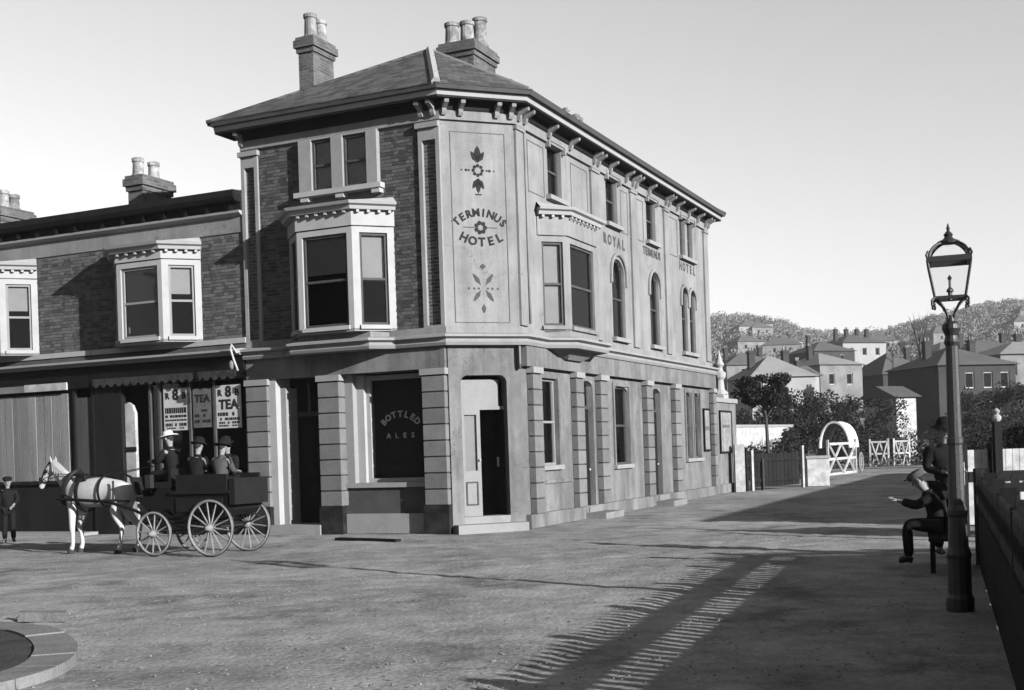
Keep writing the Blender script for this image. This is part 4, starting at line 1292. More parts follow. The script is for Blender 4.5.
def opposite_block():  # out-of-view block, added to darken window reflections and the shade on the left fronts
    F = Fr((-9.6, 8.6), uL, -nL)           # its front looks across the road at the hotel
    t = empty('corner_block', F.p(9, -4, 0), 'unseen brick corner block across the road, added to darken reflections and shade', 'building')
    hs = [(1.2 + 3 * i, 2.3 + 3 * i, z, z + 1.7) for i in range(7) for z in (1.0, 4.3, 7.0)]
    MB().wall(F, 0, 22, 0, 9.4, hs, 0, .3).build('wall', brick_m, t)
    MB().box(F, 0, .3, -8, -.3, 0, 9.4).build('wall', brick_m, t); MB().box(F, 21.7, 22, -8, -.3, 0, 9.4).build('wall', brick_m, t)
    MB().box(F, .3, 21.7, -8, -7.7, 0, 9.4).build('wall', brick_m, t)
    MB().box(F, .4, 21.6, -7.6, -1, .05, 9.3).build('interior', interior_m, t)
    for a, b_, c, d in hs: sash(F, a, b_, c, d, -.1, t)
    E_ = [F.p(s, n, 9.4) for s, n in ((-.4, .4), (22.4, .4), (22.4, -8.4), (-.4, -8.4))]
    MB().add(E_ + [F.p(4, -4, 11.6), F.p(18, -4, 11.6)], [(0, 1, 5, 4), (1, 2, 5), (2, 3, 4, 5), (3, 0, 4), (0, 1, 2, 3)]).build('roof', slate, t)
opposite_block()

# wooden post outside the view whose thin shadow crosses the road
po = MB().tube([(11.9, 14.9, -.1), (11.9, 14.9, 3.3)], [.09, .07], 8).build('telegraph_post', creosote, label='tall slim creosoted post standing behind the picket fence', cat='post')

# station shed to the right, its long shade lies over the far road
def station():
    u = Vector((.405, .914)).normalized(); n = Vector((u.y, -u.x))
    F = Fr((14.2, 17.2), u, n)
    t = empty('station_shed', F.p(15, 3, 0), 'long brick station shed with slate roof beside the road', 'shed')
    hs = [(2 + 4 * i, 3.2 + 4 * i, 1.0, 2.6) for i in range(7)]
    MB().wall(F, 0, 31, 0, 4.0, hs, 0, .3).build('wall', brick_dark, t)
    MB().box(F, 0, .3, .3, 6, 0, 4).build('wall', brick_dark, t); MB().box(F, 30.7, 31, .3, 6, 0, 4).build('wall', brick_dark, t)
    MB().box(F, .3, 30.7, 5.7, 6, 0, 4).build('wall', brick_dark, t)
    for a, b_, c, d in hs: sash(F, a, b_, c, d, -.1, t)
    MB().hexa([F.p(a, b, z) for a, b, z in ((-.3, -.3, 3.9), (31.3, -.3, 3.9), (31.3, 3, 4.73), (-.3, 3, 4.73), (-.3, -.3, 4.02), (31.3, -.3, 4.02), (31.3, 3, 4.85), (-.3, 3, 4.85))]).build('roof', slate, t)
    MB().hexa([F.p(a, b, z) for a, b, z in ((-.3, 6.3, 3.9), (31.3, 6.3, 3.9), (31.3, 3, 4.73), (-.3, 3, 4.73), (-.3, 6.3, 4.02), (31.3, 6.3, 4.02), (31.3, 3, 4.85), (-.3, 3, 4.85))]).build('roof', slate, t)
station()

# ================================================================== BEYOND: GATES, WALLS, TREES, HOUSES
gp = MB().box(FW, 7.45, 7.78, 40.9, 41.15, 0, 1.62).build('gate_post', white_paint, label='broad white gate post standing at the end of the yard wall', cat='post')
dp = empty('yard_gate', (8.6, 42.2, 0), 'dark boarded yard gate hung between white posts past the hotel', 'gate')
G1 = Fr((7.85, 41.3), Vector((.78, .62)).normalized(), Vector((.62, -.78)).normalized())
for i in range(12):
    MB().box(G1, .42 + i * .21, .42 + i * .21 + .195, -.03, .0, .12, 1.25 + .03 * (i % 3)).build('board', creosote, dp)
for z in (.3, 1.0): MB().box(G1, .35, 3.0, .002, .05, z, z + .1).build('rail', dark_wood, dp)
for s, h, m in ((.02, 1.5, creosote), (.30, 1.4, white_paint), (.86, 1.1, iron), (3.05, 1.5, white_paint)):
    MB().box(G1, s - .05, s + .05, .003, .10, 0, h).build('post', m, dp)
pier = empty('gate_pier', (11.0, 44.6, 0), 'squat whitewashed stone gate pier beside the braced white gate', 'pier')
MB().box(FW, 10.65, 11.45, 44.0, 44.8, 0, 1.0).build('block', white_paint, pier)
MB().box(FW, 10.6, 11.5, 43.95, 44.85, 1.002, 1.1).build('cap', stone, pier)

def braced_gate(a, b, z0, z1, label, m=white_paint):
    a, b = Vector(a), Vector(b); u = (b - a).normalized(); F = Fr(a, u, Vector((u.y, -u.x))); L_ = (b - a).length
    t = empty('crossing_gate', (a.x, a.y, 0), label, 'gate')
    for s in (.05, L_ - .05): MB().box(F, s - .05, s + .05, -.04, .04, z0, z1 + .12).build('stile', m, t)
    for z in (z0 + .05, (z0 + z1) / 2, z1 - .05): MB().box(F, .1, L_ - .1, -.03, .03, z - .05, z + .05).build('rail', m, t)
    h = (z1 - z0) / 2
    for q in (0, 1):
        for r in (0, 1):
            s0, s1 = .1 + q * (L_ - .2) / 2, .1 + (q + 1) * (L_ - .2) / 2
            za, zb = (z0 + .08, z1 - .08) if (q + r) % 2 else (z1 - .08, z0 + .08)
            if r: continue
            MB().tube([F.p(s0 + .03, .032, za), F.p(s1 - .03, .032, zb)], .05, 5).build('brace', m, t)
            MB().tube([F.p(s0 + .03, -.032, zb), F.p(s1 - .03, -.032, za)], .05, 5).build('brace', m, t)
    return t
braced_gate((12.25, 47.3), (14.3, 50.6), .25, 1.55, 'white cross-braced timber gate next to the whitewashed pier')
braced_gate((19.45, 66.2), (20.5, 66.0), .1, 1.5, 'small white lattice gate, the one nearer the covered wagon')
braced_gate((20.7, 66.0), (21.7, 66.2), .1, 1.5, 'small white lattice gate, the one nearer the lone standing man')

# covered wagon
def wagon():
    t = empty('covered_wagon', (16.15, 60, 0), 'wagon with a pale arched canvas cover standing across the yard', 'wagon', rz=R_(62))
    cv = MB()
    n = 14
    for x0 in (0,):
        ring = lambda x, r: [Vector((x, r * math.cos(math.pi * j / n), 1.25 + r * 1.75 * math.sin(math.pi * j / n))) for j in range(n + 1)]
        A = [ring(x, .74 + .02 * math.sin(x * 5)) for x in (-1.1, -.7, -.25, .25, .7, 1.1)]
        B_ = [ring(x, .70) for x in (-1.1, -.7, -.25, .25, .7, 1.1)]
        for S in (A, B_):
            for i in range(5):
                for j in range(n):
                    cv.add([S[i][j], S[i][j + 1], S[i + 1][j + 1], S[i + 1][j]], [(0, 1, 2, 3)])
        for i in (0, 5):
            for j in range(n): cv.add([A[i][j], A[i][j + 1], B_[i][j + 1], B_[i][j]], [(0, 1, 2, 3)])
    cv.build('canvas_cover', canvas, t, local=True)
    MB().box(FW, -1.35, 1.35, -.72, .72, .75, 1.26).build('wagon_box', dark_wood, t, local=True)
    for x in (-.9, .9):
        for y in (-.85, .85):
            wh = MB().torus((x, y, .5), (0, 1, 0), .46, .04, 24, 6).build('wheel', rim_m, t, local=True)
            for k in range(5):
                a = math.pi * k / 5
                MB().tube([(x - .45 * math.cos(a), y, .5 - .45 * math.sin(a)), (x + .45 * math.cos(a), y, .5 + .45 * math.sin(a))], .022, 5).build('spoke', rim_m, wh, local=True)
    return t
wagon()

# white boarded crossing gates at the right
def board_gate(x0, x1, y, z0, z1, label, brace=False):
    t = empty('boarded_gate', ((x0 + x1) / 2, y, 0), label, 'gate')
    k = max(2, int((x1 - x0) / .11))
    for i in range(k):
        a = x0 + (x1 - x0) * i / k
        MB().box(FW, a + .004, a + (x1 - x0) / k - .004, y - .015, y + .015, z0, z1).build('board', white_paint, t)
    MB().box(FW, x0, x1, y - .06, y - .017, (z0 + z1) / 2 + .1, (z0 + z1) / 2 + .26).build('rail', creosote, t)
    for s in (x0 - .04, x1 + .04):
        MB().box(FW, s - .03, s + .03, y - .05, y + .05, 0, z1 + .1).build('post', creosote, t)
    if brace: MB().tube([(x0 + .5, y - .07, z1 - .5), (x1 + .2, y - .07, z0 + .1)], .07, 5).build('brace', white_paint, t)
    return t
board_gate(7.50, 7.84, 20, .2, 1.44, 'narrow white boarded gate leaf behind the picket fence')
board_gate(8.02, 9.5, 20, .2, 1.44, 'wide white boarded gate leaf with diagonal brace behind the picket fence', True)
gpost = empty('gate_post', (7.93, 19.8, 0), 'tall dark gate post with a pale knob between two white gate leaves', 'post')
MB().box(FW, 7.87, 7.99, 19.74, 19.86, 0, 1.9).build('shaft', creosote, gpost)
MB().lathe((7.93, 19.8, 1.9), [(.05, 0), (.075, .04), (.075, .08), (.035, .12), (.06, .17), (.01, .22)], 10).build('knob', white_paint, gpost)

# garden wall beyond the yard
gw = empty('garden_wall', (12.2, 62, 0), 'long sunlit white garden wall beyond the small tree', 'wall')
G2 = Fr((10.6, 60), Vector((.55, .83)).normalized(), Vector((.83, -.55)).normalized())
MB().box(G2, 0, 9, -.3, 0, 0, 2.45).build('wall', white_paint, gw)
MB().box(G2, -.05, 9.05, -.36, .06, 2.452, 2.58).build('coping', stone, gw)

# --- trees
def leaf_cloud(b, c, rad, n, size, rnd, flat=1.):
    for i in range(n):
        while True:
            p = Vector((rnd.uniform(-1, 1), rnd.uniform(-1, 1), rnd.uniform(-1, 1)))
            if .25 < p.length < 1: break
        p = Vector((p.x * rad[0], p.y * rad[1], p.z * rad[2])) + c
        d = Vector((rnd.gauss(0, 1), rnd.gauss(0, 1), rnd.gauss(0, 1) * flat)).normalized()
        e = d.orthogonal().normalized() * size * rnd.uniform(.6, 1.4)
        f = d.cross(e).normalized() * size * rnd.uniform(.4, .9)
        b.add([p - e, p + f, p + e, p - f], [(0, 1, 2, 3)])
def tree(name, loc, h, cr, label, cat='tree', group=None, n=1500, leaf=.09, seed=1, trunk_r=.09, crown_z=None, m=None, lean=0., clumps=16, bare=False):
    rnd = random.Random(seed)
    x, y, z = loc
    t = empty(name, loc, label, cat, group)
    cz = crown_z or h * .68
    top = Vector((x + lean, y, z + cz))
    tb = MB()
    pts = [Vector((x, y, z - .1)), Vector((x + lean * .2 + rnd.uniform(-.05, .05), y, z + cz * .35)), Vector((x + lean * .6, y + .05, z + cz * .7)), top]
    tb.tube(pts, [trunk_r, trunk_r * .8, trunk_r * .6, trunk_r * .35], 7)
    cl = []
    for i in range(clumps):
        a = rnd.uniform(0, 6.28); q = rnd.uniform(.35, 1)
        e = Vector((x + lean + cr[0] * q * math.cos(a), y + cr[1] * q * math.sin(a), z + cz + cr[2] * rnd.uniform(-.75, .85)))
        st = pts[2].lerp(top, rnd.random())
        midp = st.lerp(e, .55) + Vector((0, 0, .12 * cr[2]))
        tb.tube([st, midp, e], [trunk_r * .35, trunk_r * .22, trunk_r * .08], 5)
        if bare:
            for _ in range(5):
                e2 = midp.lerp(e, rnd.random()) + Vector((rnd.uniform(-.4, .4) * cr[0], rnd.uniform(-.4, .4) * cr[1], rnd.uniform(.1, .6) * cr[2]))
                tb.tube([midp.lerp(e, .3), e2], [trunk_r * .12, trunk_r * .05], 4)
        cl.append(e)
    tb.build('trunk', bark, t)
    if not bare:
        b = MB()
        for e in cl:
            s = rnd.uniform(.16, .42)
            leaf_cloud(b, e, (cr[0] * s, cr[1] * s, cr[2] * s * 1.0), n // clumps, leaf, rnd)
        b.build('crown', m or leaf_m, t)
    return t
tree('small_tree', (10.55, 50, 0), 4.6, (1.05, 1.0, .72), 'small dark leafy tree with a slim leaning trunk past the hotel', n=8000, leaf=.06, seed=4, crown_z=3.75, lean=-.15, clumps=46, trunk_r=.1)
SP = [(15.0, 74, 3.6, (2.2, 2, 1.6), 'dense dark bush beside the garden wall end'), (18.5, 76, 4.6, (2.4, 2, 2.1), 'dense dark tree rising behind the covered wagon'),
      (23.3, 80, 4.2, (2.6, 2.2, 2.0), 'broad dark bush behind the white lattice gates'), (32.5, 82, 4.6, (2.8, 2.2, 2.2), 'dark round tree standing right of the white cottage gable'),
      (35.5, 88, 4.8, (3.2, 2.4, 2.3), 'wide dark tree in front of the big hipped house'), (27.5, 74, 2.6, (2.2, 1.6, 1.1), 'low dark hedge bush below the white cottage gable'), (31.0, 70, 2.4, (2.2, 1.6, 1.1), 'low dark bush below the big hipped house'),
      (20.8, 90, 4.6, (2.4, 2, 2.2), 'dark shaggy tree half hidden behind the other trees')]
for i, (x, y, h, cr, lb) in enumerate(SP):
    tree('garden_tree', (x, y, terrain(x, y)), h, cr, lb, group='dark trees beyond the yard', n=7000, leaf=.09, seed=20 + i, crown_z=h * .55, clumps=34)
tree('bare_tree', (40.0, 118, terrain(40, 118)), 12, (1.4, 1.4, 2.6), 'tall bare tree standing before the town roofs, the taller', group='bare trees before the roofs', seed=51, bare=True, clumps=9, crown_z=8.6, trunk_r=.22)
tree('bare_tree', (37.3, 118, terrain(37, 118)), 10, (1.2, 1.2, 2.0), 'slender bare tree standing before the town roofs, the shorter', group='bare trees before the roofs', seed=57, bare=True, clumps=7, crown_z=7.4, trunk_r=.14)
# hedge lines in the yard
def hedge(a, b, h, label, seed, m=None):
    rnd = random.Random(seed)
    a, b = Vector(a), Vector(b)
    L_ = (b - a).length
    k = MB()
    n = int(L_ / .7)
    for i in range(n + 1):
        p = a.lerp(b, i / n)
        leaf_cloud(k, Vector((p.x, p.y, terrain(p.x, p.y) + h * .5)), (.6, .5, h * rnd.uniform(.5, .62)), 480, .075, rnd)
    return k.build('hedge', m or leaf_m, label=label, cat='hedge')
hedge((9.6, 52), (12.8, 55), 1.5, 'dark clipped hedge behind the yard gate', 5)
hedge((13.2, 58), (15.3, 66), 2.2, 'dark hedge running towards the covered wagon', 6)
hedge((18.5, 69), (27.5, 70), 1.9, 'long dark hedge behind the white lattice gates', 8)
hedge((24.0, 62), (33, 62), 2.3, 'thick dark hedge behind the boarded white gates', 9)
hedge((16.6, 40), (22, 42), 1.9, 'dark hedge beside the wide boarded gate', 10)

# --- houses of the town
wall_grey = mat('house_grey', .15, .2, .8, 12, .2, .9, blotch=(.5, .75))
wall_white = mat('house_white', .21, .12, .8, 12, .2, .9)
wall_dark = mat('house_dark', .035, .25, .8, 12, .2, .9)
roof_far = mat('roof_far', .075, .2, .6, 9, .3, .85, island=.1)
roof_pale = mat('roof_pale', .17, .18, .6, 9, .3, .8)
def house(px, py, wd, dp_, z0, ze, zr, rot, label, mw, mr, wins=((-.25, .5), (.25, .5)), hip=True, chim=((.3, 0),), chh=1.3, gable_end=False):
    u = Vector((math.cos(R_(rot)), math.sin(R_(rot)))); n = Vector((u.y, -u.x))
    F = Fr((px, py), u, n)
    t = empty('town_house', F.p(0, 0, z0), label, 'house', 'houses of the town beyond')
    h = ze - z0
    if h > 4.2: wins = [(a, .30) for a, _ in wins] + [(a, .76) for a, _ in wins]
    hs = [(wd * a - .45, wd * a + .45, z0 + h * b - .7, z0 + h * b + .7) for a, b in wins]
    MB().wall(F, -wd / 2, wd / 2, z0 - 3, ze, hs, dp_ / 2, .3).build('wall', mw, t)
    for a, b_ in ((-wd / 2, -wd / 2 + .3), (wd / 2 - .3, wd / 2)):
        MB().box(F, a, b_, -dp_ / 2, dp_ / 2 - .3, z0 - 3, ze).build('wall', mw, t)
    MB().box(F, -wd / 2 + .3, wd / 2 - .3, -dp_ / 2, -dp_ / 2 + .3, z0 - 3, ze).build('wall', mw, t)
    MB().box(F, -wd / 2 + .3, wd / 2 - .3, -dp_ / 2 + .3, dp_ / 2 - .9, z0 - 3, ze - .05).build('interior', interior_m, t)
    for a, b_, c, d in hs:
        wn = MB()
        wn.box(F, a, b_, dp_ / 2 - .16, dp_ / 2 - .1, c, c + .1).box(F, a, b_, dp_ / 2 - .16, dp_ / 2 - .1, d - .1, d).box(F, a, a + .08, dp_ / 2 - .16, dp_ / 2 - .1, c + .1, d - .1).box(F, b_ - .08, b_, dp_ / 2 - .16, dp_ / 2 - .1, c + .1, d - .1)
        wo = wn.build('window', white_paint, t)
        MB().box(F, a + .08, b_ - .08, dp_ / 2 - .14, dp_ / 2 - .13, c + .1, d - .1).build('pane', glass, wo)
    o_ = .35
    rl = max(.2, wd / 2 - (dp_ / 2 if hip else -o_))
    E_ = [F.p(s, q, ze) for s, q in ((-wd / 2 - o_, dp_ / 2 + o_), (wd / 2 + o_, dp_ / 2 + o_), (wd / 2 + o_, -dp_ / 2 - o_), (-wd / 2 - o_, -dp_ / 2 - o_))]
    r0, r1 = F.p(-rl, 0, zr), F.p(rl, 0, zr)
    rf = MB().add(E_ + [r0, r1], [(0, 1, 5, 4), (1, 2, 5), (2, 3, 4, 5), (3, 0, 4), (0, 1, 2, 3)]).build('roof', mr, t)
    for a, b_ in chim:
        c = MB().box(F, wd * a - .3, wd * a + .3, dp_ * b_ - .28, dp_ * b_ + .28, ze, zr + chh * .62).box(F, wd * a - .36, wd * a + .36, dp_ * b_ - .34, dp_ * b_ + .34, zr + chh * .62 - .25, zr + chh * .62 - .05)
        co = c.build('chimney', wall_dark, t)
        for q in (-.15, .15):
            MB().lathe(F.p(wd * a + q, dp_ * b_, zr + chh * .62), [(.11, 0), (.09, .3), (.1, .34)], 8).build('chimney_pot', pot_m, co)
    return t
T = terrain
house(25.2, 118, 6.5, 6, 4.6, 7.8, 10.0, 12, 'low white cottage with pale hipped roof behind the small tree', wall_white, roof_pale, ((-.2, .55),), True, ((-.3, .0), (.25, 0)), .9)
house(30.0, 128, 3.0, 4, 3.0, 8.4, 9.6, 30, 'narrow white gabled cottage squeezed between larger houses', wall_white, roof_far, ((0, .6),), False, ((.1, 0),), .9)
house(38.3, 150, 6.4, 8, 3.5, 10.7, 12.4, 24, 'grey hipped-roof house with one chimney at the ridge end', wall_grey, roof_pale, ((-.22, .45), (.2, .45)), True, ((-.25, 0),), 1.5)
house(60.5, 215, 9, 8, 12.0, 18.4, 20.2, 20, 'far tall white house with a row of chimneys on its roof', wall_white, roof_far, ((-.3, .6), (0, .6), (.3, .6)), True, ((-.35, 0), (-.1, 0), (.15, 0), (.38, 0)), 1.6)
house(52.5, 205, 8, 8, 11.0, 16.4, 18.4, 20, 'far dark house with a steep roof, second up the slope', wall_dark, roof_far, ((-.2, .5), (.2, .5)), True, ((-.3, 0),), 1.6)
house(47.5, 152, 7.0, 8, 4.0, 9.4, 12.4, 16, 'house with a broad pale hipped roof hiding its low walls', wall_dark, roof_far, ((-.25, .5),), True, ((.38, 0),), .9)
house(28.1, 90, 1.9, 3.4, 1.0, 4.6, 5.5, 25, 'small cottage with a bright white gable wall among dark trees', white_paint, roof_far, (), False, (), .8)
house(39.2, 108, 7.6, 8, 2.2, 7.7, 9.6, 14, 'big dark hipped house with a pale lit corner', wall_dark, roof_far, ((-.34, .74), (-.1, .74), (.14, .74), (.36, .74)), True, ((.22, .1), (-.3, 0)), .9)
house(52.5, 125, 9, 8, 3.5, 9.6, 11.2, 10, 'plain grey house with a pale roof beyond the big dark one', wall_grey, roof_pale, ((-.35, .5), (-.1, .5), (.2, .5)), True, ((0, 0),), 1.2)
house(58.5, 150, 10, 8, 5.0, 11.4, 13.4, 14, 'long terrace house with two chimneys behind the bare trees', wall_grey, roof_far, ((-.3, .5), (0, .5), (.3, .5)), True, ((-.3, 0), (.3, 0)), 1.4)
house(17.9, 138, 7, 7, 5.5, 9.6, 11.4, 8, 'dull brick house with one tall chimney nearest the stone finial', wall_grey, roof_far, ((0, .5),), True, ((.1, 0),), 1.8)
house(33.5, 175, 9, 8, 8.0, 12.6, 14.6, 15, 'far house with long grey roof peeping over the cottage', wall_grey, roof_far, ((-.2, .5), (.2, .5)), True, ((-.3, 0), (.3, 0)), 1.3)
rh = random.Random(12)
HL = ['on the crest side', 'in the trees', 'low on the slope', 'by the wood edge', 'half way up', 'above the terrace']
for i in range(16):
    az = rh.uniform(.19, .43); y = rh.uniform(290, 470)
    x = az * y
    z = terrain(x, y)
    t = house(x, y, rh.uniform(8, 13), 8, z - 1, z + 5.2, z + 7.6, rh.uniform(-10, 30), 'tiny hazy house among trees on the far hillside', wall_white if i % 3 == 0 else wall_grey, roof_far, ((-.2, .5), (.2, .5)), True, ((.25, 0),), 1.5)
    t['group'] = 'hazy houses on the far hill'
# woods on the hill
def far_wood():
    rnd = random.Random(77)
    b = MB()
    for i in range(1500):
        az = rnd.uniform(.15, .50)
        y = 260 + 400 * rnd.random() ** .55
        x = az * y
        if rnd.random() < .25 and y < 420: continue
        z = terrain(x, y)
        r = rnd.uniform(1.6, 3.6); h = rnd.uniform(2.2, 4.4)
        for k in range(5):
            leaf_cloud(b, Vector((x + rnd.uniform(-.6, .6) * r, y + rnd.uniform(-.6, .6) * r, z + h * rnd.uniform(.45, 1.1))), (r * .7, r * .7, h * .5), 26, .42, rnd)
    b.build('hill_wood', leaf_far_hazed, label='woods covering the far hillside, haze painted into their pale leaves', cat='wood', kind='stuff')
far_wood()

# ================================================================== FIGURES
def skin_mesh(name, V, E_, m, sub=2):
    """V: list of (x,y,z,r) or (x,y,z,rx,ry); grows one continuous surface"""
    me = bpy.data.meshes.new(name)
    me.from_pydata([v[:3] for v in V], E_, [])
    ob = bpy.data.objects.new(name, me)
    col.objects.link(ob)
    md = ob.modifiers.new('skin', 'SKIN')
    md.use_smooth_shade = True
    md.branch_smoothing = .5
    sv = me.skin_vertices[0].data
    for i, v in enumerate(V):
        sv[i].radius = (v[3], v[4] if len(v) > 4 else v[3])
        sv[i].use_root = (i == 0)
    s = ob.modifiers.new('sub', 'SUBSURF'); s.levels = sub; s.render_levels = sub
    bpy.context.view_layer.update()
    out = bpy.data.meshes.new_from_object(ob.evaluated_get(bpy.context.evaluated_depsgraph_get()))
    bpy.data.objects.remove(ob)
    out.materials.clear(); out.materials.append(m)
    out.name = name
    return out
def part(name, me, parent, loc=(0, 0, 0)):
    o = bpy.data.objects.new(name, me)
    col.objects.link(o)
    o.parent = parent; o.location = loc
    return o
def person(loc, rz, pose, label, group=None, sc_=1., coat=None, trousers=None, hat='cap', hatm=None, boots=None, skirt=False):
    """local space: faces +X, y to its left"""
    coat = coat or cloth_dark; trousers = trousers or cloth_dark; hatm = hatm or cloth_dark; boots = boots or leather
    t = empty('person', loc, label, 'person', group, rz)
    t.scale = (sc_,) * 3
    J = dict(pose)
    def mir(k): return (J[k + 'R'] if k + 'R' in J else (J[k][0], -J[k][1], J[k][2]))
    pel, chest, neck, head = [Vector(J[k]) for k in ('pelvis', 'chest', 'neck', 'head')]
    V, E_ = [], []
    def chain(start, pts):
        p = start
        for q in pts:
            V.append(q); E_.append((p, len(V) - 1)); p = len(V) - 1
        return p
    V.append((*pel, .10))
    mid = pel.lerp(chest, .5)
    chain(0, [(*mid, .09), (*chest, .085)])
    ci = len(V) - 1
    face = Vector(J.get('face', (1, 0, 0))).normalized()
    n0 = neck; hd = head - neck
    chain(ci, [(*n0, .05), (*(neck + hd * .3 + face * .01), .055), (*(head - hd * .1), .092, .085), (*(head + hd * .55), .088, .08), (*(head + hd * .95), .05)])
    hands = []
    for sd_, sgn in (('', 1), ('R', -1)):
        g = lambda k: Vector(J[k]) if sd_ == '' else Vector(mir(k))
        sh, el, wr = g('shoulder'), g('elbow'), g('wrist')
        w = chain(ci, [(*sh, .05), (*el, .04), (*wr, .032)])
        d = (wr - el).normalized()
        side = d.cross(Vector((0, 0, 1)));
        if side.length < .2: side = Vector((0, 1, 0)) * sgn
        side.normalize(); side *= sgn
        pl_ = wr + d * .075
        pw_ = chain(w, [(*pl_, .036, .02)])
        dn = d.cross(side).normalized()
        if dn.z > 0: dn = -dn
        for k, (off_, ln) in enumerate(((-.03, .075), (-.01, .085), (.011, .08), (.031, .062))):
            a = pl_ + side * off_ + d * .035
            chain(pw_, [(*a, .0095), (*(a + d * ln * .55 + dn * .01), .009), (*(a + d * ln * .85 + dn * .04), .0075)])
        a = wr + d * .03 - side * .036
        chain(pw_, [(*a, .011), (*(a + d * .035 - side * .018 + dn * .01), .010), (*(a + d * .065 - side * .02 + dn * .02), .008)])
        hip, kn, an, toe = g('hip'), g('knee'), g('ankle'), g('toe')
        chain(0, [(*hip, .07), (*kn, .055), (*an, .04), (*toe, .036)])
    part('body', skin_mesh('body', V, E_, skin_m, 1), t)
    # clothing
    V, E_ = [], []
    V.append((*(pel + Vector((0, 0, -.05))), .165))
    chain(0, [(*mid, .155), (*chest, .165)])
    ci = len(V) - 1
    chain(ci, [(*chest.lerp(neck, .55), .13), (*chest.lerp(neck, 1.12), .07)])
    for sd_ in ('', 'R'):
        g = lambda k: Vector(J[k]) if sd_ == '' else Vector(mir(k))
        sh, el, wr = g('shoulder'), g('elbow'), g('wrist')
        chain(ci, [(*sh, .085), (*el, .062), (*(wr - (wr - el).normalized() * .02), .05)])
    part('coat', skin_mesh('coat', V, E_, coat, 1), t)
    V, E_ = [], []
    if skirt:
        kn = (Vector(J['knee']) + Vector(mir('knee'))) / 2; an = (Vector(J['ankle']) + Vector(mir('ankle'))) / 2
        V.append((*pel, .17, .15)); chain(0, [(*kn, .21, .19), (*an, .25, .22)])
        part('skirt', skin_mesh('skirt', V, E_, trousers, 1), t)
    else:
        V.append((*pel, .14))
        for sd_ in ('', 'R'):
            g = lambda k: Vector(J[k]) if sd_ == '' else Vector(mir(k))
            chain(0, [(*g('hip'), .108), (*g('knee'), .08), (*(g('ankle') + Vector((0, 0, .0))), .066)])
        part('trousers', skin_mesh('trousers', V, E_, trousers, 1), t)
    for sd_ in ('', 'R'):
        g = lambda k: Vector(J[k]) if sd_ == '' else Vector(mir(k))
        an, toe = g('ankle'), g('toe')
        ax = (toe - an); heel = an - Vector((ax.x, ax.y, 0)).normalized() * .05; heel.z = toe.z
        part('boot', skin_mesh('boot', [(*an, .056), (*(an.lerp(toe, .35)), .052), (*toe, .048, .036), (*heel, .045)], [(0, 1), (1, 2), (1, 3)], boots, 1), t)
    up = hd.normalized()
    rt = face.cross(up).normalized()
    fc = head + hd * .15
    for s in (-1, 1):
        MB().torus(fc + face * .082 + rt * s * .032, face, .006, .006, 8, 6).build('eye', hair_m, t, local=True)
        part('ear', skin_mesh('ear', [(*(fc + rt * s * .086 - up * .02), .014, .02), (*(fc + rt * s * .092 + up * .02), .014, .02)], [(0, 1)], skin_m, 1), t)
    part('nose', skin_mesh('nose', [(*(fc + face * .082 + up * .01), .009), (*(fc + face * .108 - up * .03), .016), (*(fc + face * .085 - up * .045), .012)], [(0, 1), (1, 2)], skin_m, 1), t)
    MB().tube([fc + face * .084 - up * .075 - rt * .025, fc + face * .09 - up * .073, fc + face * .084 - up * .075 + rt * .025], .005, 5).build('mouth', hair_m, t, local=True)
    part('hair', skin_mesh('hair', [(*(head - face * .045 - up * .05), .07), (*(head + hd * .6 - face * .02), .095, .09), (*(head + hd * .95), .06)], [(0, 1), (1, 2)], hair_m, 1), t)
    hb = head + hd * .55
    q = Vector((0, 0, 1)).rotation_difference(up)
    def lathe_at(prof, seg=18):
        b = MB().lathe((0, 0, 0), prof, seg)
        b.v = [q @ v + hb for v in b.v]
        return b
    if hat == 'cap':
        b = lathe_at([(.105, 0), (.125, .04), (.12, .075), (.06, .10), (.01, .105)])
        b.hexa([hb + face * a + rt * s + up * z for z in (.0, .015) for a, s in ((.08, -.07), (.17, -.045), (.17, .045), (.08, .07))])
        b.build('cap', hatm, t, local=True, smooth=False)
    elif hat == 'bowler':
        lathe_at([(.10, .0), (.155, .0), (.165, .02), (.155, .012), (.108, .014), (.112, .08), (.085, .13), (.03, .15), (.004, .152)]).build('hat', hatm, t, local=True, smooth=True)
    elif hat == 'top':
        lathe_at([(.10, .0), (.155, .0), (.16, .015), (.15, .012), (.10, .014), (.098, .15), (.105, .2), (.01, .202)]).build('hat', hatm, t, local=True)
    elif hat == 'straw':
        lathe_at([(.10, .0), (.19, -.01), (.19, .005), (.105, .016), (.10, .08), (.08, .10), (.004, .105)]).build('hat', hatm, t, local=True)
    return t
STAND = dict(pelvis=(0, 0, .93), chest=(.0, 0, 1.30), neck=(.01, 0, 1.47), head=(.03, 0, 1.60), shoulder=(0, .19, 1.40), elbow=(-.03, .25, 1.12), wrist=(.06, .25, .88),
             hip=(0, .09, .88), knee=(.02, .10, .50), ankle=(0, .11, .09), toe=(.15, .13, .045), face=(1, 0, 0))
SIT = dict(pelvis=(0, 0, .10), chest=(.03, 0, .46), neck=(.05, 0, .63), head=(.08, 0, .76), shoulder=(.03, .19, .56), elbow=(.10, .23, .30), wrist=(.32, .16, .30),
           hip=(.03, .09, .09), knee=(.44, .11, .12), ankle=(.42, .11, -.33), toe=(.56, .12, -.38), face=(1, 0, 0))

# boy at the left edge
STB = dict(STAND); STB.update(elbow=(.0, .24, 1.13), wrist=(.14, .14, 1.02), wristR=(.05, -.27, .90))
boy_p = Vector((-11.25, 26.6))
person((boy_p.x, boy_p.y, 0), R_(-70), STB, 'boy in dark suit and cap standing before the boarded shop', sc_=.83)

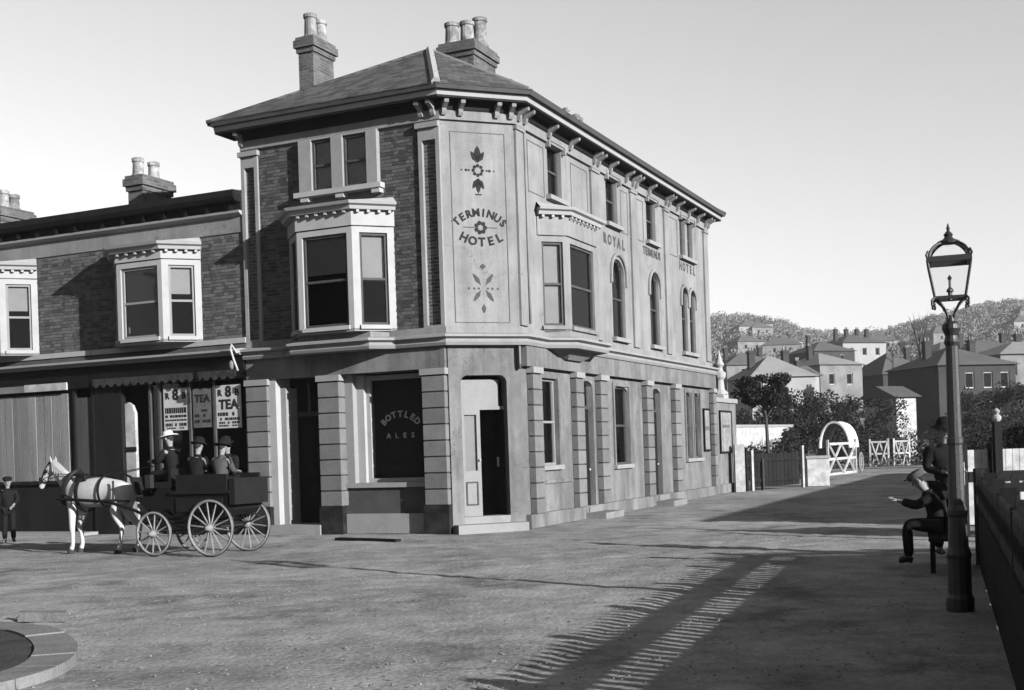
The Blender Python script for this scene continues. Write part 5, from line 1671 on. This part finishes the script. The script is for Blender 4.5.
# --- horse
def horse(loc, rz):
    t = empty('horse', loc, 'pale grey horse in dark harness standing before the carriage', 'horse', None, rz)
    V = [(.10, 0, 1.13, .285, .31)]; E_ = []
    def chain(start, pts):
        p = start
        for q in pts:
            V.append(q); E_.append((p, len(V) - 1)); p = len(V) - 1
        return p
    rear = chain(0, [(-.25, 0, 1.17, .27, .285), (-.58, 0, 1.21, .25, .26), (-.80, 0, 1.20, .17, .19)])
    fore = chain(0, [(.42, 0, 1.13, .25, .30), (.64, 0, 1.18, .20, .27)])
    chain(fore, [(.82, 0, 1.36, .12, .21), (1.00, 0, 1.54, .095, .155), (1.16, 0, 1.66, .085, .115), (1.27, 0, 1.60, .09, .115), (1.38, 0, 1.46, .07, .088), (1.47, 0, 1.31, .055, .062), (1.50, 0, 1.23, .05, .052)])
    for s in (-1, 1):
        dx = .0 if s > 0 else .12
        chain(fore, [(.60, s * .13, .96, .10, .13), (.56, s * .15, .80, .075, .095), (.58 + dx, s * .15, .46, .055), (.57 + dx * .6, s * .15, .40, .045), (.57 + dx * .4, s * .15, .17, .038), (.59 + dx * .4, s * .15, .12, .045), (.63 + dx * .4, s * .15, .04, .055)])
        ddx = .1 if s > 0 else -.06
        chain(2, [(-.62, s * .13, 1.02, .13, .18), (-.48, s * .15, .82, .10, .13), (-.62 + ddx * .5, s * .15, .62, .07, .085), (-.76 + ddx, s * .15, .50, .05, .062), (-.74 + ddx, s * .15, .40, .04), (-.70 + ddx, s * .15, .17, .038), (-.68 + ddx, s * .15, .12, .045), (-.63 + ddx, s * .15, .04, .055)])
    part('body', skin_mesh('body', V, E_, horse_m, 2), t)
    for s in (-1, 1):
        part('ear', skin_mesh('ear', [(1.15, s * .05, 1.72, .028, .02), (1.15, s * .065, 1.79, .022, .015), (1.17, s * .07, 1.86, .006)], [(0, 1), (1, 2)], horse_m, 1), t)
        MB().lathe((1.285, s * .088, 1.57), [(.0, -.016), (.014, -.01), (.018, 0), (.014, .01), (0, .016)], 8).build('eye', hoof_m, t, local=True)
        MB().torus((1.495, s * .04, 1.27), (1, s * 1.2, 0), .010, .006, 8, 6).build('nostril', hoof_m, t, local=True)
    for x, y in ((.63, .15), (.63 + .048, -.15), (-.63 + .1, .15), (-.63 - .06, -.15)):
        MB().lathe((x, y, 0), [(.075, 0), (.068, .03), (.055, .085)], 12).build('hoof', hoof_m, t, local=True)
    # mane: overlapping locks down the crest
    rnd = random.Random(2)
    mb_ = MB()
    for i in range(26):
        q = i / 25
        c = Vector((.72, 0, 1.46)).lerp(Vector((1.16, 0, 1.79)), q) + Vector((-.03, 0, .0))
        for s in (-1, 1):
            mb_.tube([c, c + Vector((-.02, s * .08, -.06)), c + Vector((-.04 + rnd.uniform(-.03, .03), s * .115, -.16 - .08 * rnd.random()))], [.022, .02, .006], 5)
    for i in range(5): mb_.tube([(1.17, 0, 1.77), (1.25, rnd.uniform(-.03, .03), 1.74), (1.33, rnd.uniform(-.04, .04), 1.62)], [.02, .018, .006], 5)
    mb_.build('mane', mane_m, t, local=True)
    tb = MB()
    for i in range(16):
        a = rnd.uniform(-.05, .05); b = rnd.uniform(-.06, .06)
        tb.tube([(-.93, 0, 1.30), (-1.03, a * .5, 1.22), (-1.08 + b, a, .95), (-1.05 + b, a * 1.4, .55)], [.028, .03, .028, .008], 5)
    tb.build('tail', mane_m, t, local=True)
    # harness
    def band(c, axis, rx, rz_, wd, name='harness_strap', m=leather, ang0=0, ang1=360, k=28):
        """an elliptic strap round the body: centre c, axis in x/z plane"""
        ax = Vector(axis).normalized(); sidev = Vector((0, 1, 0)); upv = ax.cross(sidev).normalized()
        P2 = [Vector(c) + sidev * rx * math.cos(R_(a)) + upv * rz_ * math.sin(R_(a)) for a in [ang0 + (ang1 - ang0) * i / k for i in range(k + 1)]]
        b = MB()
        for i in range(k):
            o0, o1 = (P2[i] - Vector(c)).normalized() * .012, (P2[i + 1] - Vector(c)).normalized() * .012
            h = ax * wd / 2
            b.hexa([P2[i] - h, P2[i + 1] - h, P2[i + 1] + h, P2[i] + h, P2[i] - h + o0, P2[i + 1] - h + o1, P2[i + 1] + h + o1, P2[i] + h + o0])
        return b.build(name, m, t, local=True)
    MB().torus((0, 0, 0), (1, 0, 0), 1, .16, 36, 10)
    ct = MB().torus((0, 0, 0), (1, 0, .0), .25, .05, 36, 10)
    ct.v = [Matrix.Rotation(R_(-28), 3, 'Y') @ Vector((v.x, v.y * .86, v.z * 1.32)) + Vector((.70, 0, 1.26)) for v in ct.v]
    ct.build('collar', leather, t, local=True, smooth=True)
    band((.33, 0, 1.13), (1, 0, 0), .285, .34, .09)
    pd = MB().extr(FW, [(.20, 1.35), (.46, 1.35), (.44, 1.50), (.22, 1.50)], -.16, .16)
    pd.build('saddle_pad', leather, t, local=True)
    band((-.52, 0, 1.16), (.5, 0, 1), .30, .40, .06, ang0=60, ang1=300) if False else None
    for s in (-1, 1):
        MB().tube([(.66, s * .24, 1.12), (.35, s * .32, 1.03), (-.2, s * .335, 1.0), (-.62, s * .30, 1.0), (-1.0, s * .32, .98)], .022, 6).build('trace', leather, t, local=True)
        MB().tube([(-.55, s * .235, 1.36), (-.60, s * .29, 1.18), (-.60, s * .305, 1.0)], .018, 6).build('hip_strap', leather, t, local=True)
        MB().tube([(1.36, s * .082, 1.42), (1.0, s * .17, 1.52), (.4, s * .12, 1.50), (-.5, s * .10, 1.50), (-1.35, s * .07, 1.62)], .008, 5).build('rein', leather, t, local=True)
        MB().tube([(1.16, s * .09, 1.76), (1.28, s * .10, 1.62), (1.44, s * .07, 1.33)], .012, 5).build('bridle', leather, t, local=True)
        MB().hexa([(1.25 + x * .07, s * (.105 + (x * .02)), 1.57 + z * .07) for z in (-.5, .5) for x, _ in ((-.5, 0), (.5, 0))] + [(1.25 + x * .07, s * (.113 + (x * .02)), 1.57 + z * .07) for z in (-.5, .5) for x, _ in ((-.5, 0), (.5, 0))]).build('blinker', leather, t, local=True)
    for z, r in ((1.62, .105), (1.40, .085)):
        pass
    band((1.42, 0, 1.40), (.45, 0, -.9), .082, .092, .03, 'bridle')
    band((-.22, 0, 1.17), (1, 0, 0), .285, .30, .05)
    MB().tube([(.4, 0, 1.49), (-.2, 0, 1.47), (-.6, 0, 1.485), (-.92, 0, 1.36)], .02, 6).build('back_strap', leather, t, local=True)
    return t
HD = math.atan2(uL.y, uL.x)
ax0 = Vector((-6.33, 22.12))                       # centre of the front axle
hc = ax0 + uL * 1.74
horse((hc.x, hc.y, 0), HD)

# --- open carriage
def carriage(loc, rz):
    t = empty('carriage', loc, 'dark open four-wheeled carriage with pale-rimmed spoked wheels', 'carriage', None, rz)
    def wheel(x, y, r, ns):
        w_ = MB().torus((x, y, r), (0, 1, 0), r - .025, .025, 48, 8).build('wheel', rim_m, t, local=True, smooth=True)
        MB().torus((x, y, r), (0, 1, 0), r - .002, .012, 48, 6).build('tyre', iron, w_, local=True)
        for k in range(ns):
            a = 6.2832 * k / ns + .1
            e = Vector((math.cos(a), 0, math.sin(a)))
            MB().tube([Vector((x, y, r)) + e * .06, Vector((x, y, r)) + e * (r - .04)], [.018, .012], 5).build('spoke', rim_m, w_, local=True)
        hb = MB().lathe((0, 0, 0), [(.03, -.09), (.06, -.07), (.07, -.03), (.07, .03), (.05, .07), (.035, .12), (.01, .13)], 14)
        sg = 1 if y > 0 else -1
        hb.v = [Vector((v.x, v.z * sg, v.y)) + Vector((x, y, r)) for v in hb.v]
        hb.build('hub', rim_m, w_, local=True)
    for y in (.53, -.53):
        wheel(0, y, .40, 12); wheel(-1.27, y, .50, 14)
    for x, r in ((0, .40), (-1.27, .50)):
        MB().tube([(x, -.5, r), (x, .5, r)], .025, 8).build('axle', iron, t, local=True)
        for y in (-.36, .36):
            MB().tube([(x - .38, y, r + .16), (x - .2, y, r + .06), (x, y, r + .03), (x + .2, y, r + .06), (x + .38, y, r + .16)], .018, 6).build('leaf_spring', iron, t, local=True)
            MB().tube([(x - .38, y, r + .16), (x - .2, y, r + .25), (x, y, r + .28), (x + .2, y, r + .25), (x + .38, y, r + .16)], .018, 6).build('leaf_spring', iron, t, local=True)
    F = FW
    bd = MB()
    side = [(-1.60, .80), (-1.52, .70), (-.45, .70), (-.30, .82), (.25, .86), (.45, 1.02), (.42, 1.06), (.05, 1.06), (-.05, 1.22), (-.30, 1.22), (-.40, 1.10), (-1.56, 1.14), (-1.66, 1.16)]
    bd.add([(x, -.46, z) for x, z in side] + [(x, .46, z) for x, z in side], [tuple(range(len(side)))[::-1], tuple(range(len(side), 2 * len(side)))] + [(i, (i + 1) % len(side), len(side) + (i + 1) % len(side), len(side) + i) for i in range(len(side))])
    body = bd.build('body', black_paint, t, local=True)
    for y in (-.47, .47):
        MB().box(F, -1.50, -.48, y - .012, y + .012, .78, 1.02).build('side_panel', leather, body, local=True)
        MB().box(F, -1.68, -.36, y - .04, y + .04, 1.1, 1.15).build('top_rail', leather, body, local=True)
        MB().box(F, -1.62, -.5, y * .98 - .03, y * .98 + .03, 1.151, 1.44).build('seat_back', leather, t, local=True)
    MB().box(F, -.30, .02, -.45, .45, 1.222, 1.32).build('driver_seat', leather, t, local=True)
    MB().box(F, -.36, -.30, -.45, .45, 1.222, 1.56).build('seat_back', leather, t, local=True)
    for y in (-.3, .3): MB().box(F, -1.60, -.5, y - .14, y + .14, 1.14, 1.20).build('passenger_seat', leather, t, local=True)
    MB().hexa([(x, y, z) for x, z in ((.42, 1.05), (.46, 1.05)) for y in (-.45, .45) for _ in (0,)] [:0] + [(.40, -.45, 1.02), (.44, -.45, 1.02), (.44, .45, 1.02), (.40, .45, 1.02), (.56, -.45, 1.42), (.60, -.45, 1.42), (.60, .45, 1.42), (.56, .45, 1.42)]).build('dashboard', leather, t, local=True)
    for y in (-.34, .34):
        MB().tube([(.1, y, .62), (.6, y * 1.05, .82), (1.2, y * 1.08, .98), (2.5, y * 1.0, 1.05)], .03, 8).build('shaft', black_paint, t, local=True)
    MB().tube([(.1, -.36, .62), (.1, .36, .62)], .03, 8).build('cross_bar', iron, t, local=True)
    MB().tube([(-1.27, 0, .62), (0, 0, .56)], .035, 6).build('perch', iron, t, local=True)
    for y in (.50, -.50):
        MB().tube([(.30, y, .62), (.34, y, .60)], .05, 8).build('step_iron', iron, t, local=True)
        MB().box(F, .02, .14, y * 1.02 - .05, y * 1.02 + .05, 1.22, 1.46).build('carriage_lamp', iron, t, local=True)
    # luggage rail and hood folded at the back
    MB().box(F, -1.78, -1.665, -.48, .48, .9, 1.36).build('rear_panel', leather, t, local=True)
    return t
carriage((ax0.x, ax0.y, 0), HD)
def on_car(x, y, z):
    p = ax0 + uL * x + nL * y
    return (p.x, p.y, z)
DR = dict(SIT); DR.update(wrist=(.42, .10, .36), elbow=(.16, .24, .34))
person(on_car(-.14, .12, 1.36), HD, DR, 'driver in dark coat and pale straw hat holding the reins on the carriage', 'people in the carriage', hat='straw', hatm=cloth_pale, sc_=.95)
person(on_car(-.80, .28, 1.22), HD - math.pi / 2, SIT, 'passenger in dark clothes and bowler hat right behind the carriage driver', 'people in the carriage', hat='bowler', sc_=.92)
person(on_car(-1.32, .26, 1.22), HD - math.pi / 2, SIT, 'passenger in grey coat and broad dark hat at the back of the carriage', 'people in the carriage', hat='straw', coat=cloth_mid, sc_=.88, skirt=False)
person(on_car(-1.1, -.28, 1.22), HD + math.pi / 2, SIT, 'passenger in dark suit seated opposite the others in the carriage', 'people in the carriage', hat='bowler', sc_=.92)

# --- seated man by the lamp, on a bench
bn = empty('bench', (5.45, 15.35, 0), 'low dark wooden bench beside the picket fence corner', 'bench')
FBn = Fr((5.45, 15.35), Vector((.33, .944)), Vector((-.944, .33)))
for i in range(3): MB().box(FBn, -.7, .7, -.2 + i * .14, -.2 + i * .14 + .125, .40, .44).build('slat', creosote, bn)
for s in (-.55, .55):
    for n in (-.16, .16): MB().box(FBn, s - .04, s + .04, n - .03, n + .03, 0, .399).build('leg', creosote, bn)
SITR = dict(SIT); SITR.update(chest=(.10, 0, .42), neck=(.18, 0, .57), head=(.25, 0, .68), shoulder=(.10, .19, .51), elbow=(.30, .24, .36), wrist=(.52, .18, .44), face=(1, 0, -.25))
person((5.40, 15.36, .46), math.atan2(.33, -.944), SITR, 'seated figure in dark clothes and pale cap leaning forward beside the street lamp', sc_=.95, hat='cap', hatm=cloth_mid)
# --- man standing behind the fence
STM = dict(STAND); STM.update(elbow=(.02, .26, 1.14), wrist=(.22, .14, 1.12), elbowR=(.02, -.26, 1.14), wristR=(.22, -.10, 1.10))
man = person((6.05, 17.0, 0), R_(-85), STM, 'man in dark suit and bowler hat standing behind the picket fence', sc_=1.08, hat='bowler')
np_ = MB().hexa([Vector((6.05, 17.0, 0)) + Vector((x, y, z)) for z in (1.0, 1.32) for x, y in ((-.02, -.36), (.16, -.33), (.15, -.30), (-.03, -.33))]).build('newspaper', cloth_pale, label='folded white paper held by the man behind the fence', cat='newspaper')

# ================================================================== the hazy air
hz = MB().box(FW, -620, 700, -220, 1000, -9, 82)
ho = hz.build('haze', None, label='thin pale haze lying over the whole place', cat='haze', kind='stuff')
hm = bpy.data.materials.new('haze_air'); hm.use_nodes = True
ht = hm.node_tree
for n in list(ht.nodes):
    if n.type != 'OUTPUT_MATERIAL': ht.nodes.remove(n)
pv_ = ht.nodes.new('ShaderNodeVolumePrincipled')
pv_.inputs['Color'].default_value = (.97, .97, .97, 1)
pv_.inputs['Density'].default_value = .0002
pv_.inputs['Anisotropy'].default_value = .2
ht.links.new(pv_.outputs[0], [n for n in ht.nodes if n.type == 'OUTPUT_MATERIAL'][0].inputs['Volume'])
ho.data.materials.append(hm)
